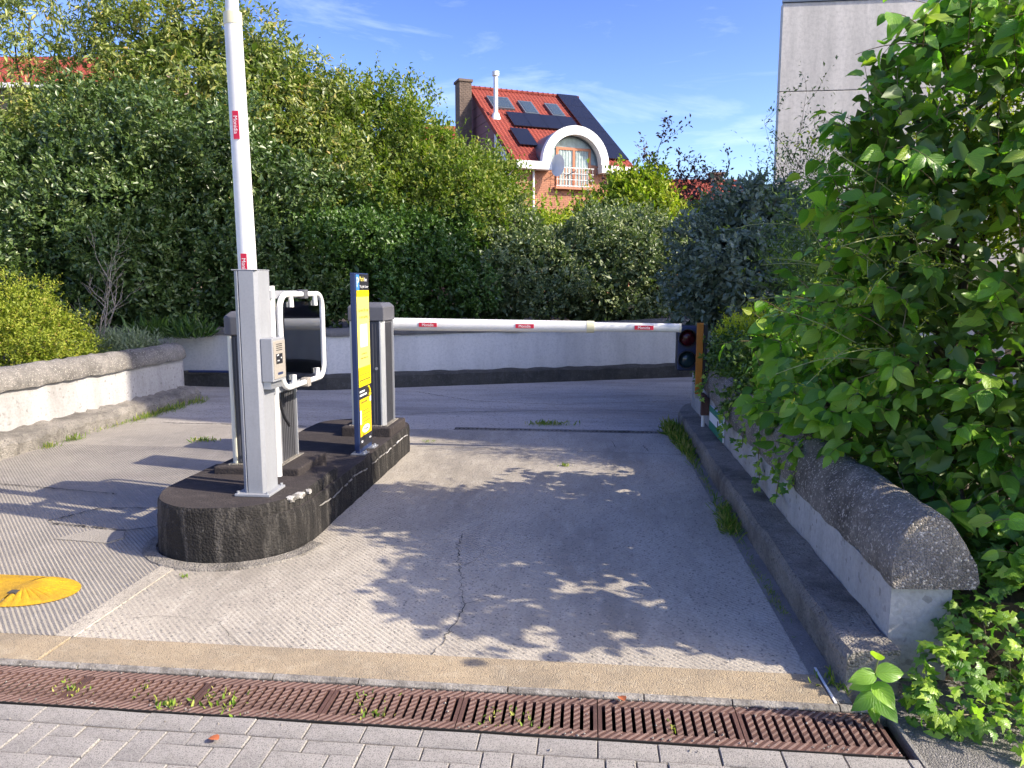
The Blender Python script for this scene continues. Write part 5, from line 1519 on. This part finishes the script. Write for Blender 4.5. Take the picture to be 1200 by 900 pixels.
LEAFV = [big_leaf(curl=c, fold=f, w=w, twist=t) for c, f, w, t in ((0.12, 0.2, 0.66, 0.1), (0.25, 0.3, 0.70, -0.2), (0.34, 0.15, 0.60, 0.25), (0.18, 0.4, 0.68, 0.0), (0.42, 0.25, 0.63, -0.1))]

def ivy_leaf(v=0):
    ang = [(-90, 0.06), (-70, 0.30), (-38, 0.34), (-12, 0.50), (14, 0.30), (48, 0.42), (66, 0.33), (90, 0.72), (114, 0.33), (132, 0.42), (166, 0.30), (192, 0.50), (218, 0.34), (250, 0.30)]
    vs = [(0, 0.28, 0.05)]
    for a, r in ang:
        x, y = r * math.cos(R(a)), 0.28 + r * math.sin(R(a))
        vs.append((x, y, -0.16 * (x * x + (y - 0.3) ** 2) * 2 + (0.06 if v else 0) * x))
    n = len(ang)
    f = [(0, 1 + i, 1 + (i + 1) % n) for i in range(n)]
    uv = [(q[0] * 2, q[1]) for q in vs]
    return np.array(vs), np.array(f), np.array(uv)
IVYV = [ivy_leaf(0), ivy_leaf(1)]

def place_leaves(root, pos, ax, nr, ln, tint, variants, mat_part, mat_mass, n_parts=300, tri=False, rank=None):
    side = np.cross(ax, nr)
    order = np.argsort(rank if rank is not None else np.linalg.norm(pos - CAM, axis=1))
    parts = order[:n_parts]; rest = order[n_parts:]
    off = np.array(root_loc(root))
    meshes = []
    for v, f, uv in variants:
        me = bpy.data.meshes.new('leaf'); me.from_pydata([tuple(q) for q in v], [], [tuple(int(i) for i in q) for q in f])
        l = me.uv_layers.new(name='uv')
        l.data.foreach_set('uv', uv[f.ravel()].astype(np.float32).ravel())
        me.polygons.foreach_set('use_smooth', np.ones(len(f), dtype=bool))
        me.materials.append(mat_part); meshes.append(me)
    for i in parts:
        o = bpy.data.objects.new('leaf', meshes[int(i) % len(meshes)])
        m = Matrix.Identity(4)
        for c, vec in enumerate((side[i], ax[i], nr[i])):
            for r_ in range(3): m[r_][c] = float(vec[r_] * ln[i])
        for r_ in range(3): m[r_][3] = float(pos[i][r_] - off[r_])
        o.parent = root
        o.matrix_basis = m
        COL.objects.link(o)
    if len(rest):
        VV, FF, TT, UU = [], [], [], []
        base = 0
        for k, (v, f, uv) in enumerate(variants):
            idx = rest[rest % len(variants) == k]
            if len(idx) == 0: continue
            P_ = pos[idx][:, None, :] + ln[idx][:, None, None] * (v[None, :, 0:1] * side[idx][:, None, :] + v[None, :, 1:2] * ax[idx][:, None, :] + v[None, :, 2:3] * nr[idx][:, None, :])
            nvv = len(v)
            VV.append(P_.reshape(-1, 3)); UU.append(np.tile(uv, (len(idx), 1))); TT.append(np.repeat(tint[idx], nvv))
            FF.append((f[None] + (np.arange(len(idx)) * nvv)[:, None, None] + base).reshape(-1, f.shape[1]))
            base += len(idx) * nvv
        o = np_mesh('foliage', np.concatenate(VV), np.concatenate(FF), variants[0][1].shape[1], mat_mass, root, np.concatenate(TT), np.concatenate(UU), smooth=True)
        tag(o, kind='stuff')

dog = [(2.0, 4.371, 2.483, 0.651), (1.814, 4.464, 2.483, 0.391), (2.186, 4.371, 2.67, 0.512), (1.748, 4.418, 1.972, 0.484), (1.972, 4.185, 1.786, 0.698), (1.84, 5.1, 1.4, 0.5), (1.72, 5.4, 1.15, 0.48), (1.95, 4.4, 1.25, 0.68), (2.12, 4.05, 1.18, 0.7), (1.68, 4.7, 0.86, 0.4), (1.78, 4.1, 0.74, 0.4), (1.98, 3.75, 0.66, 0.45), (1.66, 5.4, 0.78, 0.33), (2.02, 3.55, 0.36, 0.3), (1.5, 5.0, 0.95, 0.32), (1.62, 5.75, 0.95, 0.25), (1.5, 4.5, 0.88, 0.3), (1.6, 5.2, 1.25, 0.35), (1.45, 5.25, 0.8, 0.22), (1.4, 4.8, 0.82, 0.24), (1.44, 4.25, 0.82, 0.22), (1.78, 3.6, 0.55, 0.26), (1.92, 3.42, 0.42, 0.28), (2.15, 3.45, 0.7, 0.4), (1.66, 3.95, 0.6, 0.2), (2.35, 3.0, 2.05, 0.42), (2.4, 3.1, 1.3, 0.42), (2.55, 3.35, 2.35, 0.38), (1.64, 4.6, 1.5, 0.36), (1.74, 4.55, 1.9, 0.32)]
dg = empty('dogwood_bush', (2.3, 4.6, 0.33), 'big bush with broad light green leaves leaning over the right wall', 'bush')
subs = sub_blobs(dog, 9, (0.30, 0.5), 0.82)
core = np.array([(x, y, z, r * 0.85) for x, y, z, r in dog])
p, d = sample_surface(np.concatenate([subs, core]), 14.5, 0.40, -0.45, 0.5)
keep = p[:, 0] > 1.12
p, d = p[keep], d[keep]
n = len(p)
# arching stems carrying opposite pairs
stem = MB()
POS, AX, NR, LN, TT = [], [], [], [], []
for i in range(n):
    c = Vector(p[i]); dv = Vector(d[i])
    dirv = (dv * 0.8 + Vector((random.gauss(0, 0.35), random.gauss(0, 0.35), random.uniform(0.15, 0.9)))).normalized()
    L = random.uniform(0.16, 0.42)
    pts = []
    q = c - dirv * L * 0.4
    m = 5
    dcur = Vector(dirv)
    st = random.random()
    for k in range(m + 1):
        pts.append(Vector(q))
        dcur = (dcur + Vector((0, 0, -0.11)) + Vector((random.gauss(0, 0.05), random.gauss(0, 0.05), 0))).normalized()
        q = q + dcur * L / m
        if k >= 1:
            perp = dcur.cross(Vector((0, 0, 1)))
            if perp.length < 0.1: perp = Vector((1, 0, 0))
            perp.normalize()
            if k % 2: perp = (perp + dcur.cross(perp) * 0.9).normalized()
            for sgn in ((-1, 1) if k < m else (0,)):
                if random.random() < 0.18: continue
                a_ = (perp * sgn * 1.0 + dcur * (0.55 if sgn else 1.0) + Vector((0, 0, -0.60)) + Vector((random.gauss(0, .22), random.gauss(0, .22), random.gauss(0, .22)))).normalized()
                nn = (Vector((0.45, -0.35, 0.5)) + dv * 0.6 + Vector((random.gauss(0, .35), random.gauss(0, .35), random.gauss(0, .25))))
                nn = (nn - a_ * nn.dot(a_)).normalized()
                POS.append(tuple(pts[-1] + a_ * 0.012)); AX.append(tuple(a_)); NR.append(tuple(nn))
                LN.append((0.05 + 0.095 * random.random()) * (0.72 if k == m else 1.0) * (0.85 + 0.3 * st))
                TT.append(min(1, max(0, 0.5 * st + 0.5 * random.random() + (0.25 if k == m else 0))))
    stem.tube(pts, [0.0035 * (1 - 0.6 * k / m) for k in range(m + 1)], 4, cap=False)
for (x, y, z, hh) in ((1.86, 4.371, 2.67, 0.512), (1.972, 4.418, 2.716, 0.558), (2.093, 4.278, 2.716, 0.512), (2.232, 4.371, 2.809, 0.558), (1.721, 4.51, 2.53, 0.372), (2.418, 4.464, 2.902, 0.558), (1.6, 4.65, 2.251, 0.326), (1.906, 4.185, 2.53, 0.465), (2.325, 4.185, 2.623, 0.512), (1.507, 4.929, 1.74, 0.326), (1.395, 5.115, 1.368, 0.279)):
    pts = [Vector((x + random.gauss(0, 0.02) * i, y + random.gauss(0, 0.015) * i, z + hh * i / 7)) for i in range(8)]
    stem.tube(pts, [0.006 * (1 - 0.7 * i / 7) for i in range(8)], 5, cap=False)
    for i in range(2, 8):
        a0 = random.uniform(0, 3.14)
        for sgn in (0, math.pi):
            a_ = Vector((math.cos(a0 + sgn), math.sin(a0 + sgn), random.uniform(-0.25, 0.45))).normalized()
            nn = Vector((0.3, -0.2, 0.8)) + Vector((random.gauss(0, .25), random.gauss(0, .25), 0))
            nn = (nn - a_ * nn.dot(a_)).normalized()
            POS.append(tuple(pts[i] + a_ * 0.012)); AX.append(tuple(a_)); NR.append(tuple(nn))
            LN.append(random.uniform(0.075, 0.135) * (1 - 0.06 * i)); TT.append(random.uniform(0.4, 1))
POS, AX, NR, LN, TT = map(np.array, (POS, AX, NR, LN, TT))
ok = ~((POS[:, 0] < 1.62) & (POS[:, 2] < 0.70) & (POS[:, 1] < 4.4) & (POS[:, 0] < 1.56))
POS, AX, NR, LN, TT = POS[ok], AX[ok], NR[ok], LN[ok], TT[ok]
tag(stem.build('stems', M['red_stem'], dg, smooth=True, angle=180), kind='stuff')
# rank leaves by how large they show from the lane
v = POS - CAM
fw = np.array([-math.sin(R(5.9)), math.cos(R(5.9)), 0])
rt = np.array([math.cos(R(5.9)), math.sin(R(5.9)), 0])
dep = v @ fw; lat = (v @ rt) / dep
facing = np.abs((nrm(v) * NR).sum(1))
# those near the surface facing the lane come first
out_ = np.array([min(np.linalg.norm((q - np.array(b_[:3]))) / b_[3] for b_ in dog) for q in POS])
rank = dep - 1.6 * np.clip(out_, 0, 1.3) - 0.8 * facing - 4 * (LN - 0.1) + np.where(lat > 0.70, 6, 0)
place_leaves(dg, POS, AX, NR, LN, TT, LEAFV, M['lf_dog'], M['lf_dogm'], 300, rank=rank)
tb = trunk_mesh(dg, (2.3, 4.7, 0.34), dog, 0.05, M['bark'], n_limb=2, seed=12)
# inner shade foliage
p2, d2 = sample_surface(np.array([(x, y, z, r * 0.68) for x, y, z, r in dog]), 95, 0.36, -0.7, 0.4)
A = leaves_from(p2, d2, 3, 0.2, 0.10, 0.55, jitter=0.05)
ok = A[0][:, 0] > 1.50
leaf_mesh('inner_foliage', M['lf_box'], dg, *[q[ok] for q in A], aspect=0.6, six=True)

# ---- ivy at the foot of the right wall
iv = empty('ivy_patch', (1.3, 2.75, 0.0), 'bright green ivy sprawling round the near end of the right wall', 'ivy')
ib = [(1.40, 2.78, 0.13, 0.16), (1.56, 2.86, 0.22, 0.17), (1.30, 2.70, 0.07, 0.11), (1.75, 3.0, 0.32, 0.22), (1.45, 2.66, 0.05, 0.13), (1.60, 2.72, 0.08, 0.15), (1.50, 2.98, 0.28, 0.09), (1.95, 3.0, 0.25, 0.25), (1.62, 2.98, 0.18, 0.18), (1.85, 2.92, 0.12, 0.2), (1.36, 2.74, 0.05, 0.1), (1.52, 2.62, 0.04, 0.12), (1.62, 3.15, 0.36, 0.16), (1.85, 3.2, 0.40, 0.2)]
p, d = sample_surface(np.array(ib), 620, 0.008, -0.4, 0.45)
n = len(p)
ax = nrm(d * 0.3 + RNG.normal(size=(n, 3)) * 0.6 + np.array([0, -0.25, -0.35]))
nr_ = nrm(d * 0.8 + np.array([0, -0.25, 0.7]) + RNG.normal(size=(n, 3)) * 0.35)
nr_ = nrm(nr_ - ax * (nr_ * ax).sum(1, keepdims=True))
place_leaves(iv, p, ax, nr_, RNG.uniform(0.038, 0.075, n), RNG.random(n), IVYV, M['lf_ivy'], M['lf_ivym'], 300, rank=np.linalg.norm(p - CAM, axis=1) - 0.5 * p[:, 2])
b = MB()
for k in range(7):
    x0, y0 = random.uniform(1.42, 1.7), random.uniform(2.85, 3.0)
    pts = [(x0 + 0.05 * i * random.uniform(-1, 1), y0 - 0.045 * i, max(0.01, 0.3 - 0.06 * i + random.gauss(0, 0.01))) for i in range(7)]
    b.tube(pts, 0.003, 4)
tag(b.build('stems', M['red_stem'], iv), kind='stuff')
# ivy over the far coping, by the wall sign
iv2 = empty('ivy_trail', (1.3, 6.0, 0.6), 'thin ivy trails hanging over the coping near the wall sign', 'ivy')
PT = []
b = MB()
for (x0, y0, z0, n_, dx, dy, dz) in ((1.30, 6.9, 0.70, 14, -0.011, -0.045, -0.022), (1.30, 6.2, 0.68, 12, -0.013, -0.04, -0.028), (1.28, 5.5, 0.66, 12, -0.01, -0.03, -0.032), (1.28, 4.95, 0.66, 12, -0.011, -0.02, -0.03), (1.26, 7.9, 0.75, 9, -0.016, -0.03, -0.03), (1.28, 4.5, 0.66, 9, -0.010, -0.01, -0.028)):
    pts = []
    q = Vector((x0, y0, z0))
    for i in range(n_):
        pts.append(tuple(q)); q += Vector((dx + random.gauss(0, 0.006), dy + random.gauss(0, 0.012), dz + random.gauss(0, 0.008)))
        for k in range(3): PT.append((q.x + random.gauss(-0.01, 0.02), q.y + random.gauss(0, 0.03), q.z + random.gauss(0, 0.025)))
    b.tube(pts, 0.003, 4)
tag(b.build('stems', M['red_stem'], iv2), kind='stuff')
p = np.array(PT); n = len(p)
ax = nrm(RNG.normal(size=(n, 3)) * 0.6 + np.array([-0.3, -0.2, -0.5]))
nr_ = nrm(np.array([-0.5, -0.4, 0.6]) + RNG.normal(size=(n, 3)) * 0.3); nr_ = nrm(nr_ - ax * (nr_ * ax).sum(1, keepdims=True))
place_leaves(iv2, p, ax, nr_, RNG.uniform(0.04, 0.07, n), RNG.random(n), IVYV, M['lf_ivy'], M['lf_ivym'], 300)

# ---- seedling on the edge of the drain
sl = empty('seedling', (1.06, 2.66, 0.0), 'young broad-leaved seedling growing at the right end of the drain', 'plant')
MB().tube([(1.10, 2.72, -0.02), (1.075, 2.70, 0.08), (1.055, 2.68, 0.17), (1.06, 2.66, 0.26)], [0.005, 0.0045, 0.004, 0.002], 6).build('stem', M['green_stem'], sl, smooth=True)
S = [((1.06, 2.66, 0.255), (-0.25, -0.35, 0.55), 0.075), ((1.058, 2.67, 0.20), (0.85, -0.1, 0.12), 0.10), ((1.058, 2.67, 0.195), (-0.85, -0.35, 0.0), 0.10), ((1.06, 2.68, 0.155), (0.35, -0.75, -0.35), 0.105),
     ((1.065, 2.69, 0.11), (-0.75, -0.5, -0.35), 0.10), ((1.068, 2.69, 0.10), (0.5, -0.8, -0.45), 0.11), ((1.07, 2.70, 0.06), (-0.2, -0.9, -0.35), 0.07), ((1.06, 2.68, 0.15), (-0.8, 0.1, -0.1), 0.085)]
pos = np.array([s[0] for s in S]); ax = nrm(np.array([s[1] for s in S])); ln = np.array([s[2] for s in S])
nr_ = nrm(np.tile(np.array([0.05, -0.55, 0.75]), (len(S), 1)) + RNG.normal(size=(len(S), 3)) * 0.15); nr_ = nrm(nr_ - ax * (nr_ * ax).sum(1, keepdims=True))
place_leaves(sl, pos, ax, nr_, ln, RNG.random(len(S)), LEAFV, M['lf_dog'], M['lf_dogm'], 50)

# ---- weeds and grass along the kerbs, in the drain
def tuft(cx, cy, cz, rx, ry, n, hmin, hmax):
    pp = np.stack([RNG.normal(cx, rx, n), RNG.normal(cy, ry, n), np.full(n, cz)], 1)
    ax = nrm(np.stack([RNG.normal(0, 0.55, n), RNG.normal(0, 0.55, n), np.abs(RNG.normal(0.9, 0.3, n))], 1))
    return pp, ax, RNG.uniform(hmin, hmax, n)
def grass(name, label, tufts, mat, aspect=0.07):
    P_, A_, L_ = [], [], []
    for t in tufts:
        p, a, l = tuft(*t); P_.append(p); A_.append(a); L_.append(l)
    P_, A_, L_ = np.concatenate(P_), np.concatenate(A_), np.concatenate(L_)
    nr_ = nrm(np.cross(A_, RNG.normal(size=P_.shape)))
    o = leaf_mesh(name, mat, None, P_, A_, nr_, L_, RNG.random(len(P_)), aspect=aspect, six=True)
    return tag(o, label, 'grass', kind='stuff')
grass('kerb_grass', 'green grass tufts growing along the foot of the right kerb',
      [(0.93, 8.15, 0, 0.045, 0.16, 420, 0.05, 0.16), (0.95, 7.6, 0, 0.03, 0.28, 620, 0.05, 0.15), (0.97, 7.0, 0, 0.02, 0.3, 240, 0.03, 0.09), (0.96, 5.1, 0, 0.025, 0.16, 300, 0.03, 0.10), (0.94, 4.85, 0, 0.03, 0.08, 160, 0.03, 0.09),
       (0.965, 6.0, 0, 0.015, 0.35, 120, 0.02, 0.05), (0.96, 3.75, 0, 0.015, 0.16, 110, 0.02, 0.04), (0.96, 4.2, 0, 0.012, 0.2, 70, 0.015, 0.04)], M['lf_grass'])
grass('wall_grass', 'patch of grass along the shaded foot of the left wall',
      [(-5.38, 8.5, 0, 0.06, 0.22, 260, 0.03, 0.10), (-5.38, 9.05, 0, 0.06, 0.16, 150, 0.03, 0.12), (-5.40, 7.9, 0, 0.04, 0.25, 110, 0.02, 0.06), (-5.36, 9.6, 0, 0.05, 0.13, 110, 0.03, 0.11), (-5.33, 6.75, 0, 0.03, 0.05, 60, 0.03, 0.08), (-5.33, 7.1, 0, 0.03, 0.05, 70, 0.03, 0.10)], M['lf_grass'])
grass('lane_weeds', 'small weeds in the cracks of the lanes',
      [(-3.98, 7.2, 0, 0.07, 0.04, 90, 0.02, 0.06), (-0.45, 8.5, 0, 0.14, 0.05, 160, 0.02, 0.07), (-0.2, 6.5, 0, 0.03, 0.015, 30, 0.02, 0.05), (-2.2, 3.72, 0.005, 0.012, 0.008, 24, 0.012, 0.03), (-1.6, 7.4, 0, 0.05, 0.03, 30, 0.01, 0.04), (1.02, 2.93, 0, 0.04, 0.03, 50, 0.02, 0.06)], M['lf_grass'], 0.2)
grass('drain_weeds', 'weeds and dry grass growing up through the drain grate',
      [(-2.05, 2.60, -0.012, 0.04, 0.03, 40, 0.012, 0.03), (-1.75, 2.62, -0.012, 0.02, 0.03, 16, 0.012, 0.03), (-1.6, 2.52, -0.004, 0.025, 0.012, 30, 0.012, 0.035), (-1.42, 2.58, -0.01, 0.06, 0.04, 45, 0.012, 0.04), (-1.36, 2.54, -0.01, 0.02, 0.02, 20, 0.012, 0.035),
       (-0.85, 2.64, -0.012, 0.05, 0.03, 34, 0.01, 0.03), (-0.78, 2.55, -0.01, 0.04, 0.015, 24, 0.01, 0.03), (-0.30, 2.58, -0.012, 0.05, 0.035, 34, 0.01, 0.03), (-0.2, 2.55, -0.012, 0.03, 0.02, 16, 0.01, 0.03), (0.32, 2.56, -0.012, 0.01, 0.02, 10, 0.012, 0.04)], M['lf_grass'], 0.34)
# litter: dead leaves and grit
for (x, y, z, rz, lab) in ((0.155, 2.705, 0.003, 0.4, 'curled orange dead leaf lying on the drain grate'), (-1.28, 2.31, 0.002, 1.2, 'flattened orange leaf scrap on the paving bricks')):
    v, f, uv = LEAFV[3]
    mt = Matrix.Translation((x, y, z)) @ Matrix.Rotation(rz, 4, 'Z') @ Matrix.Diagonal((0.05, 0.05, 0.05, 1))
    b = MB(); b.add([tuple(mt @ Vector((q[0], q[1], q[2] + 0.25))) for q in v], [tuple(int(i) for i in q) for q in f])
    tag(b.build('dead_leaf', M['lf_dead'], None, smooth=True, angle=180), lab, 'leaf')
b = MB()
for k in range(260):
    x, y = random.uniform(-2.6, 1.1), random.choice([random.gauss(2.5, 0.006), random.gauss(2.735, 0.008), random.uniform(2.3, 2.75)])
    s = random.uniform(0.002, 0.006)
    z = 0.001
    b.add([(x - s, y, z), (x, y - s, z), (x + s, y, z), (x, y + s, z), (x, y, z + s)], [(0, 1, 4), (1, 2, 4), (2, 3, 4), (3, 0, 4)])
for k in range(400):
    x, y = random.gauss(0.98, 0.03), random.uniform(2.8, 8)
    s = random.uniform(0.002, 0.007); z = 0.004
    b.add([(x - s, y, z), (x, y - s, z), (x + s, y, z), (x, y + s, z), (x, y, z + s)], [(0, 1, 4), (1, 2, 4), (2, 3, 4), (3, 0, 4)])
tag(b.build('grit', M['edge']), 'loose grit along the drain edges and the gutter', 'grit', kind='stuff')
